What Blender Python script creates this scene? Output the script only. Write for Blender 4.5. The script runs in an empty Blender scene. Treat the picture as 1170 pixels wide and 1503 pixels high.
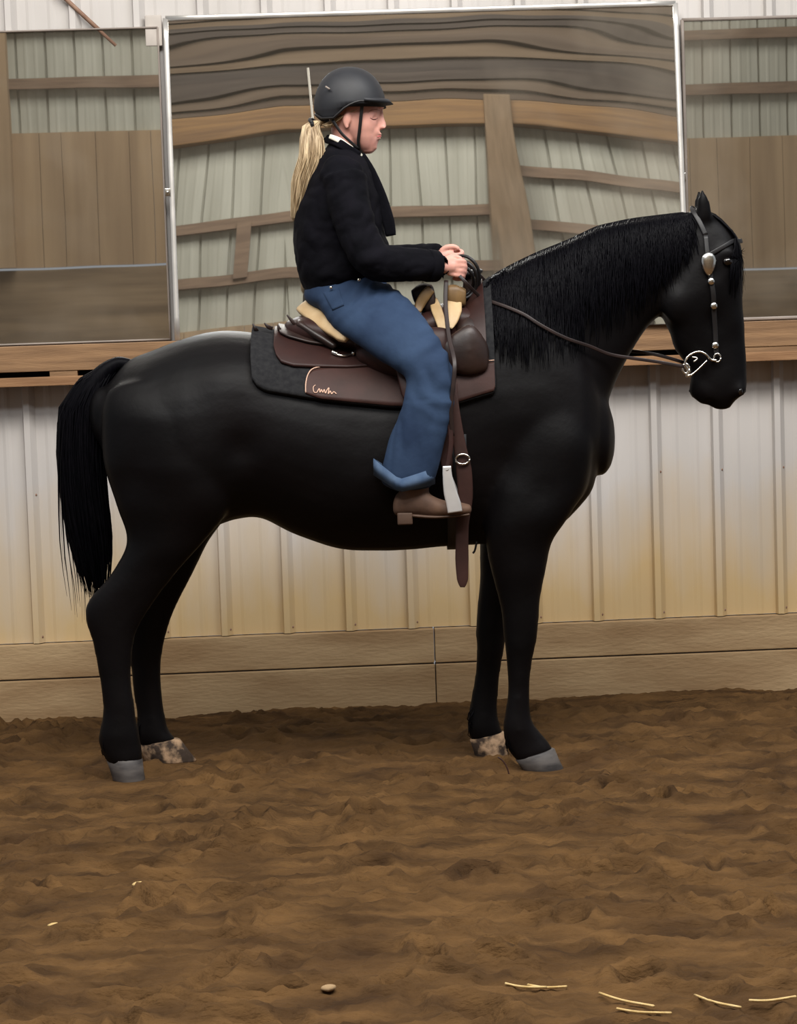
import bpy, bmesh, math, random
import numpy as np
from mathutils import Vector, Matrix
from mathutils.bvhtree import BVHTree
from mathutils import noise as mnoise

random.seed(7)
rng = np.random.default_rng(11)
S = bpy.context.scene
COL = S.collection

# ------------------------------------------------------------------ camera
FPX, IW, IH = 3527.0, 1170, 1503
PITCH = math.atan((751.5 - 460) / FPX)
ROLL = 0.0335
CAM = Vector((0, -8.5, 1.6))
cam = bpy.data.cameras.new('camera')
cam.sensor_fit = 'AUTO'
cam.sensor_width = 36
cam.lens = FPX / IH * 36
cam.clip_end = 200
camo = bpy.data.objects.new('camera', cam)
COL.objects.link(camo)
CM = Matrix.Translation(CAM) @ Matrix.Rotation(math.pi / 2 - PITCH, 4, 'X') @ Matrix.Rotation(-ROLL, 4, 'Z')
camo.matrix_world = CM
S.camera = camo
C3 = CM.to_3x3()

# ------------------------------------------------------------------ world, lamps, exposure
S.view_settings.view_transform = 'Standard'
S.view_settings.look = 'None'
S.view_settings.gamma = 1
S.view_settings.exposure = 0.2
w = bpy.data.worlds.new('arena_air')
S.world = w
w.use_nodes = True
w.node_tree.nodes['Background'].inputs[0].default_value = (0.86, 0.92, 1.0, 1)
w.node_tree.nodes['Background'].inputs[1].default_value = 0.30


def area(name, loc, target, size, power, col, sy=None):
    l = bpy.data.lights.new(name, 'AREA')
    l.shape = 'RECTANGLE'
    l.size = size
    l.size_y = sy or size
    l.energy = power
    l.color = col
    o = bpy.data.objects.new(name, l)
    COL.objects.link(o)
    o.location = loc
    d = Vector(target) - Vector(loc)
    o.rotation_euler = d.to_track_quat('-Z', 'Y').to_euler()
    return o


area('overhead_light', (0.9, -3.9, 6.4), (0.2, 0.9, 0.2), 5.0, 430, (1.0, 0.96, 0.90), 1.8)
area('overhead_light', (3.8, -2.6, 6.2), (1.6, 1.2, 0.8), 2.0, 130, (0.95, 0.97, 1.0), 1.6)
area('overhead_light', (-3.2, -2.8, 6.4), (-1.0, 1.0, 0.6), 2.0, 120, (1.0, 0.95, 0.88), 1.6)
area('overhead_light', (-1.2, -7.6, 6.7), (-0.2, 0.0, 1.0), 2.4, 170, (0.93, 0.96, 1.0), 1.0)  # fill light added to bring some sheen to the horse's dark side
area('overhead_light', (0.5, -6.2, 7.2), (1.0, -11.0, 3.2), 5.0, 300, (0.98, 0.98, 1.0), 2.0)  # added light, only brightens the opposite wall shown in the mirrors


# ------------------------------------------------------------------ coordinate helpers
def P(px, py, Y=0.0):
    """the point at depth Y that the camera sees at a pixel of the 1170x1503 frame"""
    d = C3 @ Vector(((px - IW / 2) / FPX, -(py - IH / 2) / FPX, -1))
    return CAM + d * ((Y - CAM.y) / d.y)


YAW = math.atan(0.049)
WM = Matrix.Translation((0, 1.55, 0)) @ Matrix.Rotation(YAW, 4, 'Z')   # frame of the back wall: u along, v away, z up
WI = WM.inverted()


def wl(px, py, v=0.0):
    """(u, z) on the back wall, v metres behind its face"""
    o = WI @ CAM
    d = WI.to_3x3() @ (C3 @ Vector(((px - IW / 2) / FPX, -(py - IH / 2) / FPX, -1)))
    p = o + d * ((v - o.y) / d.y)
    return p.x, p.z


# ------------------------------------------------------------------ materials
def lin(c):
    return tuple(((x / 255) / 12.92 if x / 255 <= 0.04045 else ((x / 255 + 0.055) / 1.055) ** 2.4) for x in c) + (1,)


def mat(name, col, rough=0.6, col2=None, nscale=8.0, stretch=(1, 1, 1), bump=0.0, bscale=None, metal=0.0, spec=0.5,
        lo=0.35, hi=0.65, sheen=0.0, detail=4.0, bdist=0.01):
    m = bpy.data.materials.new(name)
    m.use_nodes = True
    nt = m.node_tree
    b = nt.nodes['Principled BSDF']
    b.inputs['Roughness'].default_value = rough
    b.inputs['Metallic'].default_value = metal
    b.inputs['Specular IOR Level'].default_value = spec
    if sheen:
        b.inputs['Sheen Weight'].default_value = sheen
    tc = nt.nodes.new('ShaderNodeTexCoord')
    mp = nt.nodes.new('ShaderNodeMapping')
    mp.inputs['Scale'].default_value = stretch
    nt.links.new(tc.outputs['Object'], mp.inputs[0])
    n = nt.nodes.new('ShaderNodeTexNoise')
    n.inputs['Scale'].default_value = nscale
    n.inputs['Detail'].default_value = detail
    nt.links.new(mp.outputs[0], n.inputs['Vector'])
    r = nt.nodes.new('ShaderNodeValToRGB')
    r.color_ramp.elements[0].position = lo
    r.color_ramp.elements[1].position = hi
    r.color_ramp.elements[0].color = lin(col)
    r.color_ramp.elements[1].color = lin(col2 or tuple(min(255, x * 1.12) for x in col))
    nt.links.new(n.outputs['Fac'], r.inputs[0])
    nt.links.new(r.outputs[0], b.inputs['Base Color'])
    if bump:
        n2 = nt.nodes.new('ShaderNodeTexNoise')
        n2.inputs['Scale'].default_value = bscale or nscale * 3
        n2.inputs['Detail'].default_value = 5
        nt.links.new(mp.outputs[0], n2.inputs['Vector'])
        bp = nt.nodes.new('ShaderNodeBump')
        bp.inputs['Strength'].default_value = bump
        bp.inputs['Distance'].default_value = bdist
        nt.links.new(n2.outputs['Fac'], bp.inputs['Height'])
        nt.links.new(bp.outputs[0], b.inputs['Normal'])
    return m


def mix_over(m, factor_out, col):
    """lays a second colour over a material's base colour"""
    nt = m.node_tree
    b = nt.nodes['Principled BSDF']
    src = b.inputs['Base Color'].links[0].from_socket
    mx = nt.nodes.new('ShaderNodeMix')
    mx.data_type = 'RGBA'
    nt.links.new(factor_out, mx.inputs['Factor'])
    nt.links.new(src, mx.inputs['A'])
    mx.inputs['B'].default_value = lin(col)
    nt.links.new(mx.outputs['Result'], b.inputs['Base Color'])


def node(m, kind, **kw):
    n = m.node_tree.nodes.new(kind)
    for k, v in kw.items():
        setattr(n, k, v)
    return n


M = {}
# painted steel siding with splashed mud near the ground
m = mat('painted_steel', (178, 173, 168), 0.55, (196, 191, 187), 1.6, (1, 1, 0.35), spec=0.35)
tc = node(m, 'ShaderNodeTexCoord')
sx = node(m, 'ShaderNodeSeparateXYZ')
m.node_tree.links.new(tc.outputs['Object'], sx.inputs[0])
mr = node(m, 'ShaderNodeMapRange')
mr.inputs['From Min'].default_value = 1.05
mr.inputs['From Max'].default_value = 0.32
m.node_tree.links.new(sx.outputs['Z'], mr.inputs['Value'])
ns = node(m, 'ShaderNodeTexNoise')
ns.inputs['Scale'].default_value = 3.0
ns.inputs['Detail'].default_value = 6
mp = node(m, 'ShaderNodeMapping')
mp.inputs['Scale'].default_value = (1.6, 1.6, 0.5)
m.node_tree.links.new(tc.outputs['Object'], mp.inputs[0])
m.node_tree.links.new(mp.outputs[0], ns.inputs['Vector'])
ad = node(m, 'ShaderNodeMath', operation='ADD')
m.node_tree.links.new(mr.outputs[0], ad.inputs[0])
m.node_tree.links.new(ns.outputs['Fac'], ad.inputs[1])
rg = node(m, 'ShaderNodeMapRange')
rg.inputs['From Min'].default_value = 0.72
rg.inputs['From Max'].default_value = 1.45
rg.inputs['To Max'].default_value = 0.92
m.node_tree.links.new(ad.outputs[0], rg.inputs['Value'])
mix_over(m, rg.outputs[0], (194, 166, 118))
M['steel'] = m
M['steel_far'] = mat('grey_green_steel', (150, 147, 130), 0.6, (168, 165, 148), 2.0, (3, 1, 0.3), spec=0.3)
M['kick'] = mat('muddy_board', (142, 114, 80), 0.85, (168, 142, 106), 2.5, (0.8, 1, 3), bump=0.3, bscale=30)
M['ledge'] = mat('pine_ledge', (116, 86, 58), 0.75, (146, 112, 78), 3, (1, 3, 14), bump=0.2, bscale=20)
M['ledge2'] = mat('pine_batten', (128, 92, 60), 0.75, (154, 116, 80), 3, (1, 3, 14), bump=0.2, bscale=20)
M['dark'] = mat('deep_slot', (28, 20, 15), 0.9)
M['header'] = mat('header_beam', (98, 68, 32), 0.7, (124, 90, 46), 2.0, (0.6, 1, 12), bump=0.2, bscale=10)
M['girt'] = mat('girt_board', (100, 79, 60), 0.8, (120, 97, 75), 3, (1, 1, 12))
M['post'] = mat('post_timber', (100, 80, 55), 0.8, (118, 96, 70), 3, (12, 1, 1))
M['wain'] = mat('upright_boards', (128, 104, 76), 0.8, (162, 136, 102), 1.0, (5, 1, 0.3), detail=6, lo=0.3, hi=0.7)
M['low_board'] = mat('low_grey_board', (100, 82, 60), 0.85, (130, 109, 82), 2, (0.4, 1, 5))
M['silver'] = mat('silver_edge', (190, 186, 180), 0.35, metal=0.6)
M['greyframe'] = mat('dull_frame', (126, 116, 108), 0.6)
M['chrome'] = mat('polished_metal', (215, 212, 205), 0.22, metal=1.0)
M['alu'] = mat('stirrup_metal', (200, 198, 196), 0.4, metal=0.5)
M['rust'] = mat('rusty_rod', (120, 88, 70), 0.7, (150, 120, 100), 20)
M['wand'] = mat('pale_rod', (150, 144, 132), 0.5)
M['plate'] = mat('grey_plate', (168, 160, 152), 0.6)

# horse
M['coat'] = mat('black_coat', (6, 5, 6), 0.50, (12, 9, 10), 3.0, bump=0.2, bscale=45, spec=0.13, bdist=0.004)
M['mane'] = mat('black_hair', (5, 5, 8), 0.5, (11, 10, 14), 30, (6, 6, 1), spec=0.05)
M['hoof'] = mat('grey_hoof', (50, 47, 47), 0.6, (88, 83, 80), 12, (1, 1, 3))
M['hoof_sand'] = mat('sandy_hoof', (52, 38, 27), 0.85, (168, 138, 108), 22, lo=0.44, hi=0.6, bump=0.5, bscale=40)
M['eye'] = mat('dark_eye', (10, 6, 5), 0.08, spec=0.8)
# tack
M['leather'] = mat('brown_leather', (40, 21, 18), 0.5, (50, 27, 23), 10, bump=0.15, bscale=60, bdist=0.003, spec=0.3)
M['leather_dark'] = mat('dark_leather', (32, 21, 18), 0.45, (48, 32, 27), 12, bump=0.2, bscale=50, bdist=0.003)
M['leather_lt'] = mat('worn_leather', (48, 28, 23), 0.6, (58, 34, 29), 12, bump=0.15, bscale=60, bdist=0.003, spec=0.3)
M['rawhide'] = mat('rawhide', (180, 150, 108), 0.5, (200, 174, 134), 14, bump=0.2, bscale=50, bdist=0.003)
M['tan'] = mat('tan_leather', (96, 72, 42), 0.5, (124, 96, 58), 14)
M['felt'] = mat('charcoal_felt', (33, 33, 35), 0.95, (42, 42, 43), 60, bump=0.3, bscale=200, bdist=0.002, spec=0.1)
M['tack_black'] = mat('black_strap', (16, 14, 15), 0.5)
M['rein'] = mat('brown_rein', (30, 20, 19), 0.5, (44, 30, 27), 20)
M['thread'] = mat('cream_thread', (196, 160, 138), 0.6)
# rider
M['skin'] = mat('skin', (196, 142, 130), 0.5, (214, 158, 142), 14, spec=0.35)
M['skin'].node_tree.nodes['Principled BSDF'].inputs['Subsurface Weight'].default_value = 0.12
M['skin'].node_tree.nodes['Principled BSDF'].inputs['Subsurface Radius'].default_value = (0.01, 0.004, 0.002)
M['lip'] = mat('lip', (178, 98, 96), 0.45)
M['hair'] = mat('blonde_hair', (148, 124, 92), 0.45, (206, 184, 148), 5, (10, 10, 0.6), lo=0.4, hi=0.62)
M['jacket'] = mat('black_jacket', (8, 8, 13), 0.9, (14, 13, 19), 14, bump=0.5, bscale=45, bdist=0.004, spec=0.1)
M['denim'] = mat('blue_denim', (30, 45, 69), 0.85, (48, 66, 92), 5, bump=0.35, bscale=26, bdist=0.006, spec=0.2)
M['denim_in'] = mat('denim_inside', (58, 76, 102), 0.9, (76, 94, 118), 20, spec=0.2)
M['helmet'] = mat('matte_black_shell', (30, 31, 35), 0.55, (36, 37, 41), 20, spec=0.4)
M['boot'] = mat('brown_suede', (76, 54, 41), 0.75, (96, 70, 53), 14, bump=0.2, bscale=70, bdist=0.003)
M['sole'] = mat('boot_sole', (72, 52, 39), 0.7)
M['shirt'] = mat('pale_shirt', (206, 202, 188), 0.8)
M['straw'] = mat('dry_straw', (190, 158, 98), 0.7, (212, 184, 128), 30)

# dirt
m = mat('arena_dirt', (58, 41, 24), 0.95, (101, 74, 44), 6.0, (0.6, 1.5, 1), bump=0.9, bscale=45, spec=0.1, lo=0.3, hi=0.68, detail=9, bdist=0.015)
M['dirt'] = m
n = node(m, 'ShaderNodeTexNoise')
n.inputs['Scale'].default_value = 2.2
n.inputs['Detail'].default_value = 5
t2 = node(m, 'ShaderNodeTexCoord')
m.node_tree.links.new(t2.outputs['Object'], n.inputs['Vector'])
q = node(m, 'ShaderNodeMapRange')
q.inputs['From Min'].default_value = 0.5
q.inputs['From Max'].default_value = 0.7
q.inputs['To Max'].default_value = 0.55
m.node_tree.links.new(n.outputs['Fac'], q.inputs['Value'])
mix_over(m, q.outputs[0], (52, 36, 23))

# mirror glass, a little dusty
m = bpy.data.materials.new('mirror_glass')
m.use_nodes = True
nt = m.node_tree
b = nt.nodes['Principled BSDF']
b.inputs['Metallic'].default_value = 1.0
b.inputs['Roughness'].default_value = 0.012
b.inputs['Base Color'].default_value = (0.80, 0.80, 0.78, 1)
dfn = nt.nodes.new('ShaderNodeBsdfDiffuse')
dfn.inputs['Color'].default_value = lin((150, 140, 125))
ms = nt.nodes.new('ShaderNodeMixShader')
tcm = nt.nodes.new('ShaderNodeTexCoord')
nz = nt.nodes.new('ShaderNodeTexNoise')
nz.inputs['Scale'].default_value = 1.7
nz.inputs['Detail'].default_value = 5
nt.links.new(tcm.outputs['Object'], nz.inputs['Vector'])
rr = nt.nodes.new('ShaderNodeMapRange')
rr.inputs['From Min'].default_value = 0.5
rr.inputs['From Max'].default_value = 0.85
rr.inputs['To Min'].default_value = 0.07
rr.inputs['To Max'].default_value = 0.45
nt.links.new(nz.outputs['Fac'], rr.inputs['Value'])
nt.links.new(rr.outputs[0], ms.inputs[0])
nt.links.new(b.outputs[0], ms.inputs[1])
nt.links.new(dfn.outputs[0], ms.inputs[2])
nt.links.new(ms.outputs[0], nt.nodes['Material Output'].inputs['Surface'])
M['mirror'] = m


# ------------------------------------------------------------------ mesh helpers
class MB:
    def __init__(s):
        s.v, s.f = [], []

    def add(s, vs, fs):
        o = len(s.v)
        s.v += [tuple(v) for v in vs]
        s.f += [tuple(i + o for i in f) for f in fs]
        return s

    def box(s, a, b, T=None, bev=0.0):
        (x0, y0, z0), (x1, y1, z1) = a, b
        if bev:
            vs, fs = bevel_box(a, b, bev)
        else:
            vs = [(x0, y0, z0), (x1, y0, z0), (x1, y1, z0), (x0, y1, z0), (x0, y0, z1), (x1, y0, z1), (x1, y1, z1), (x0, y1, z1)]
            fs = [(0, 3, 2, 1), (4, 5, 6, 7), (0, 1, 5, 4), (1, 2, 6, 5), (2, 3, 7, 6), (3, 0, 4, 7)]
        if T is not None:
            vs = [T @ Vector(v) for v in vs]
        return s.add(vs, fs)

    def rings(s, rings, cap=True, closed=False):
        n = len(rings[0])
        vs = [p for r in rings for p in r]
        fs = []
        k = len(rings)
        for i in range(k if closed else k - 1):
            j = (i + 1) % k
            for a in range(n):
                c = (a + 1) % n
                fs.append((i * n + a, i * n + c, j * n + c, j * n + a))
        if cap and not closed:
            for i, flip in ((0, True), (k - 1, False)):
                c = sum((Vector(p) for p in rings[i]), Vector()) / n
                vs.append(c)
                ci = len(vs) - 1
                for a in range(n):
                    t = (i * n + a, i * n + (a + 1) % n, ci)
                    fs.append(t[::-1] if flip else t)
        return s.add(vs, fs)

    def tube(s, pts, rad, n=10, flat=None, sub=4):
        """round (or strap-like: flat=(half width, half thickness, up)) tube along smoothed points"""
        pts = [Vector(p) for p in pts]
        if not hasattr(rad, '__len__'):
            rad = [rad] * len(pts)
        if sub > 1 and len(pts) > 2:
            pts, rad = smooth_path(pts, rad, sub)
        rg = []
        pn = None
        for i, p in enumerate(pts):
            t = (pts[min(i + 1, len(pts) - 1)] - pts[max(i - 1, 0)])
            t = t.normalized() if t.length > 1e-9 else Vector((0, 0, 1))
            ref = Vector(flat[2]) if flat else (pn or (Vector((0, 1, 0)) if abs(t.y) < 0.9 else Vector((1, 0, 0))))
            a = (ref - t * ref.dot(t)).normalized()
            pn = a
            c = t.cross(a)
            if flat:
                k = rad[i]
                rg.append([p + a * (flat[1] * k * sg(math.sin(x), 0.5)) + c * (flat[0] * k * sg(math.cos(x), 0.5)) for x in [2 * math.pi * j / n for j in range(n)]])
            else:
                rg.append([p + (a * math.cos(x) + c * math.sin(x)) * rad[i] for x in [2 * math.pi * j / n for j in range(n)]])
        return s.rings(rg)

    def ball(s, c, r, n=14, T=None):
        rx, ry, rz = r if hasattr(r, '__len__') else (r, r, r)
        rg = []
        for i in range(1, n):
            th = math.pi * i / n
            ring = [Vector((rx * math.sin(th) * math.cos(2 * math.pi * j / (2 * n)), ry * math.sin(th) * math.sin(2 * math.pi * j / (2 * n)), rz * math.cos(th))) for j in range(2 * n)]
            if T is not None:
                ring = [T @ p for p in ring]
            rg.append([Vector(c) + p for p in ring])
        return s.rings(rg[::-1])

    def build(s, name, m, parent=None, smooth=True):
        me = bpy.data.meshes.new(name)
        me.from_pydata([tuple(v) for v in s.v], [], s.f)
        return link(name, me, m, parent, smooth)


def sg(x, e):
    return math.copysign(abs(x) ** e, x)


def bevel_box(a, b, r):
    bm = bmesh.new()
    bmesh.ops.create_cube(bm, size=1)
    c = (Vector(a) + Vector(b)) / 2
    d = Vector(b) - Vector(a)
    for v in bm.verts:
        v.co = Vector((v.co.x * d.x, v.co.y * d.y, v.co.z * d.z)) + c
    bmesh.ops.bevel(bm, geom=list(bm.edges), offset=min(r, 0.45 * min(abs(x) for x in d)), segments=2, affect='EDGES', profile=0.6)
    bm.verts.index_update()
    vs = [v.co.copy() for v in bm.verts]
    fs = [tuple(v.index for v in f.verts) for f in bm.faces]
    bm.free()
    return vs, fs


def link(name, me, m, parent=None, smooth=True):
    me.validate()
    if smooth:
        me.polygons.foreach_set('use_smooth', [True] * len(me.polygons))
    if m is not None and not len(me.materials):
        me.materials.append(m)
    o = bpy.data.objects.new(name, me)
    COL.objects.link(o)
    if parent is not None:
        o.parent = parent
        if parent.type == 'EMPTY' or parent.location.length or parent.parent:
            w_ = Matrix.Translation(parent.location)
            if parent.parent:
                w_ = Matrix.Translation(parent.parent.location) @ w_
            o.matrix_parent_inverse = w_.inverted()
    return o


def empty(name, loc):
    o = bpy.data.objects.new(name, None)
    o.empty_display_size = 0.1
    COL.objects.link(o)
    o.location = loc
    return o


def tag(o, label, cat, group=None, kind=None):
    o['label'] = label
    o['category'] = cat
    if group:
        o['group'] = group
    if kind:
        o['kind'] = kind
    return o


def smooth_path(pts, rad, sub):
    o, r = [], []
    n = len(pts)
    for i in range(n - 1):
        p0, p1, p2, p3 = pts[max(i - 1, 0)], pts[i], pts[i + 1], pts[min(i + 2, n - 1)]
        for k in range(sub):
            t = k / sub
            o.append(0.5 * ((2 * p1) + (p2 - p0) * t + (2 * p0 - 5 * p1 + 4 * p2 - p3) * t * t + (3 * p1 - p0 - 3 * p2 + p3) * t ** 3))
            r.append(rad[i] * (1 - t) + rad[i + 1] * t)
    o.append(pts[-1])
    r.append(rad[-1])
    return o, r


def loft(mb, secs, n=28, sub=5, e=0.92, cap=True, dome=0.6):
    """secs: (ax, ay, bx, by, half width, depth Y); a and b are the two outline points of each section"""
    A = [P(s[0], s[1], s[5]) for s in secs]
    B = [P(s[2], s[3], s[5]) for s in secs]
    Wd = [s[4] for s in secs]
    A2, W2 = smooth_path(A, Wd, sub)
    B2, _ = smooth_path(B, Wd, sub)
    rg = []
    for a, b_, wd in zip(A2, B2, W2):
        c = (a + b_) / 2
        h = (a - b_) / 2
        rg.append([c + h * sg(math.cos(t), e) + Vector((0, wd * sg(math.sin(t), e), 0)) for t in [2 * math.pi * j / n for j in range(n)]])
    if cap:   # domed ends
        for end in (0, -1):
            r0, r1 = (rg[0], rg[1]) if end == 0 else (rg[-1], rg[-2])
            c0 = sum(r0, Vector()) / n
            c1 = sum(r1, Vector()) / n
            d = (c0 - c1).normalized()
            k = min((r0[0] - c0).length, (r0[n // 4] - c0).length) * dome
            extra = [[c0 + (p - c0) * math.cos(x) + d * k * math.sin(x) for p in r0] for x in (0.5, 1.0, 1.35)]
            rg = (extra[::-1] + rg) if end == 0 else (rg + extra)
    mb.rings(rg)
    return mb


def mirror_y(mb):
    o = MB()
    o.v = [(x, -y, z) for x, y, z in mb.v]
    o.f = [f[::-1] for f in mb.f]
    return o


def merge(a, b_):
    return a.add(b_.v, b_.f)


def remesh(mb, name, m, parent, voxel, it=6, fac=0.5, bumpf=None):
    me = bpy.data.meshes.new(name + '_src')
    me.from_pydata([tuple(v) for v in mb.v], [], mb.f)
    bm = bmesh.new()
    bm.from_mesh(me)
    bmesh.ops.recalc_face_normals(bm, faces=bm.faces)
    bm.to_mesh(me)
    bm.free()
    o = bpy.data.objects.new('tmp', me)
    COL.objects.link(o)
    r = o.modifiers.new('r', 'REMESH')
    r.mode = 'VOXEL'
    r.voxel_size = voxel
    s_ = o.modifiers.new('s', 'SMOOTH')
    s_.factor = fac
    s_.iterations = it
    dg = bpy.context.evaluated_depsgraph_get()
    res = bpy.data.meshes.new_from_object(o.evaluated_get(dg))
    bpy.data.objects.remove(o)
    bpy.data.meshes.remove(me)
    res.name = name
    if bumpf:
        nr = [v.normal.copy() for v in res.vertices]
        for v, n_ in zip(res.vertices, nr):
            v.co += n_ * bumpf(v.co, n_)
    res.materials.clear()
    return link(name, res, m, parent)


def strands(mb, starts, pathf, count, r0, nseg=9):
    """count tapered hairs, pathf(i) -> list of points"""
    for i in range(count):
        pts = pathf(i)
        k = len(pts)
        rr_ = r0 * random.uniform(0.6, 1.3)
        pn = Vector((1, 0, 0))
        rg = []
        for j, p in enumerate(pts):
            t = (pts[min(j + 1, k - 1)] - pts[max(j - 1, 0)]).normalized()
            a = (pn - t * pn.dot(t)).normalized()
            c = t.cross(a)
            q_ = j / (k - 1)
            rad = rr_ * (0.6 + 0.4 * min(1, q_ * 4)) * (1 - q_ ** 3 * 0.9)
            rg.append([p + a * rad, p + c * rad, p - a * rad, p - c * rad])
        mb.rings(rg)
    return mb


# ------------------------------------------------------------------ THE ARENA
def siding(mb, u0, u1, z0, z1, v, pitch, phase, sgn=-1, h=0.028, minor=0.13, prof=(-0.019, -0.013, 0.011, 0.034)):
    us = []
    k0 = math.floor((u0 - phase) / pitch)
    k = k0
    us.append((u0, 0))
    while phase + k * pitch < u1 + pitch:
        c = phase + k * pitch
        for du, hh in zip(prof, (0, h, h, 0)):
            us.append((c + du, hh))
        for f in (1 / 3, 2 / 3):
            d = c + pitch * f
            for du, hh in ((-0.018, 0), (-0.006, h * minor), (0.006, h * minor), (0.018, 0)):
                us.append((d + du, hh))
        k += 1
    us.append((u1, 0))
    us = sorted([q_ for q_ in us if u0 <= q_[0] <= u1])
    vs, fs = [], []
    for u, hh in us:
        vs.append(WM @ Vector((u, v + sgn * hh, z0)))
        vs.append(WM @ Vector((u, v + sgn * hh, z1)))
    for i in range(len(us) - 1):
        f = (2 * i, 2 * i + 2, 2 * i + 3, 2 * i + 1)
        fs.append(f if sgn < 0 else f[::-1])
    # a backing slab so that the sheet has a body
    mb.add(vs, fs)
    mb.box((u0, v - sgn * max(0.002, 0.004 - min(h, 0)), z0), (u1, v - sgn * 0.06, z1), WM)
    return mb


PITCH_RIB = 0.2614
ribu = wl(873, 800)[0]
zpan = wl(585, 922)[1]
zled0 = wl(585, 547)[1]
zled1 = wl(585, 489)[1]
mb = siding(MB(), -5.0, 5.0, zpan, zled0 + 0.12, 0.0, PITCH_RIB, ribu)
siding(mb, -5.0, 5.0, zled0 + 0.12, 5.4, 0.0, PITCH_RIB, ribu)
wall_back = mb.build('wall_back', M['steel'], smooth=False)
wall_back['kind'] = 'structure'

# kick boards: one mesh each
zs1 = wl(585, 974)[1]
uj = wl(638, 970)[0]
tn = 0
for (a, b_, z0, z1, v) in ((-5.0, uj - 0.002, zs1 + 0.003, zpan - 0.004, -0.035), (uj + 0.002, 5.0, zs1 + 0.003, zpan - 0.004, -0.035),
                           (-5.0, uj - 0.002, -0.15, zs1 - 0.003, -0.045), (uj + 0.002, 5.0, -0.15, zs1 - 0.003, -0.045)):
    tn += 1
    o = MB().box((a, v, z0), (b_, 0.03, z1), WM, 0.004).build('trim_%d' % tn, M['kick'], smooth=False)
    o['kind'] = 'structure'
# ledge under the mirrors: cap board, slotted fillers, lower batten
LD = -0.165
for (z0, z1, v0, v1, mm) in ((wl(585, 526)[1], zled1, LD, -0.024, 'ledge'), (zled0, wl(585, 534)[1], LD, -0.024, 'ledge2'),
                             (zled0 + 0.004, zled1 - 0.004, -0.06, -0.024, 'dark')):
    tn += 1
    o = MB().box((-5, v0, z0), (5, v1, z1), WM, 0.003).build('trim_%d' % tn, M[mm], smooth=False)
    o['kind'] = 'structure'
zb0, zb1 = wl(585, 534)[1], wl(585, 526)[1]
for x0, x1 in ((78, 118), (-140, -20), (330, 420), (640, 760), (1020, 1170)):
    tn += 1
    ua, ub = wl(x0, 540)[0], wl(x1, 540)[0]
    if x0 >= 1020:
        ub += 2
    o = MB().box((ua, LD + 0.004, zb0 - 0.001), (ub, -0.061, zb1 + 0.001), WM).build('trim_%d' % tn, M['ledge'], smooth=False)
    o['kind'] = 'structure'

# screws of the siding
for k in range(-9, 5):
    for dz in (0.025, 0.62):
        p = WM @ Vector((ribu + k * PITCH_RIB + 0.022, -0.012, zpan + dz))
        o = MB().ball(p, (0.006, 0.005, 0.006), 5).build('screw', M['rust'], wall_back)

# ---- the opposite side of the arena, seen in the mirrors
VF = -10.85


def mirror_hit(px, py, tilt):
    """(u, z) on the opposite wall that a mirror leaning back by tilt shows at a pixel"""
    u, z = wl(px, py, -0.08)
    p = Vector((u, -0.08, z))
    d = (p - WI @ CAM).normalized()
    n_ = Vector((-0.021 if tilt == TC else 0, -math.cos(tilt), math.sin(tilt))).normalized()
    r = d - 2 * d.dot(n_) * n_
    q_ = p + r * ((VF - p.y) / r.y)
    return q_.x, q_.z


TL, TC, TR = math.radians(0.0), math.radians(4.4), math.radians(0.55)
zj = mirror_hit(120, 195, TL)[1]      # top of the upright boards
zk = mirror_hit(120, 390, TL)[1]      # top of the grey low board
wf = siding(MB(), -7, 10, zj, 9.0, VF, 0.245, 0.1, sgn=1, h=-0.028, minor=-0.12, prof=(-0.009, -0.008, 0.006, 0.012)).build('wall_front', M['steel_far'], smooth=False)
wf['kind'] = 'structure'
mb = MB()
u = -7.0
while u < 10:
    wdt = random.choice([0.19, 0.24, 0.285])
    mb.box((u, VF - 0.03, zk), (u + wdt - 0.004, VF + 0.045 + random.uniform(-0.004, 0.004), zj + 0.01), WM)
    u += wdt
o = mb.build('upright_boarding', M['wain'], wf, smooth=False)
o['kind'] = 'stuff'
MB().box((-7, VF - 0.03, 0.0), (10, VF + 0.07, zk - 0.02), WM).build('low_board', M['low_board'], wf, smooth=False)
g1 = mirror_hit(120, 122, TL)[1]
g2 = mirror_hit(350, 312, TC)[1]
uB = mirror_hit(730, 300, TC)[0]
uC = mirror_hit(1003, 250, TC)[0] + 0.4
for ua_, ub_, zs_ in ((-7, uB, (g1, g1 + 0.48)), (uB, uC, (mirror_hit(790, 330, TC)[1], mirror_hit(800, 250, TC)[1])), (uC, 10, (mirror_hit(1085, 50, TR)[1], mirror_hit(1085, 130, TR)[1]))):
    for z in zs_:
        MB().box((ua_, VF + 0.03, z - 0.045), (ub_, VF + 0.075, z + 0.045), WM).build('girt', M['girt'], wf, smooth=False)
zh0 = mirror_hit(500, 196, TC)[1]
zh1 = mirror_hit(500, 158, TC)[1]
MB().box((-7, VF + 0.03, zh0), (10, VF + 0.16, zh1), WM, 0.01).build('header_beam', M['header'], wf, smooth=False)
u1 = mirror_hit(730, 300, TC)[0]
MB().box((u1 - 0.09, VF + 0.03, 0.1), (u1 + 0.09, VF + 0.2, zh1 + 0.03), WM, 0.01).build('post', M['post'], wf, smooth=False)
u2 = mirror_hit(388, 350, TC)[0]
MB().box((u2 - 0.07, VF + 0.028, g1), (u2 + 0.05, VF + 0.1, g1 + 0.48), WM).build('stud', M['girt'], wf, smooth=False)
u3 = mirror_hit(8, 250, TL)[0]
MB().box((u3 - 0.3, VF + 0.03, zk), (u3 + 0.06, VF + 0.2, 4.6), WM).build('post', M['wain'], wf, smooth=False)
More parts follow.
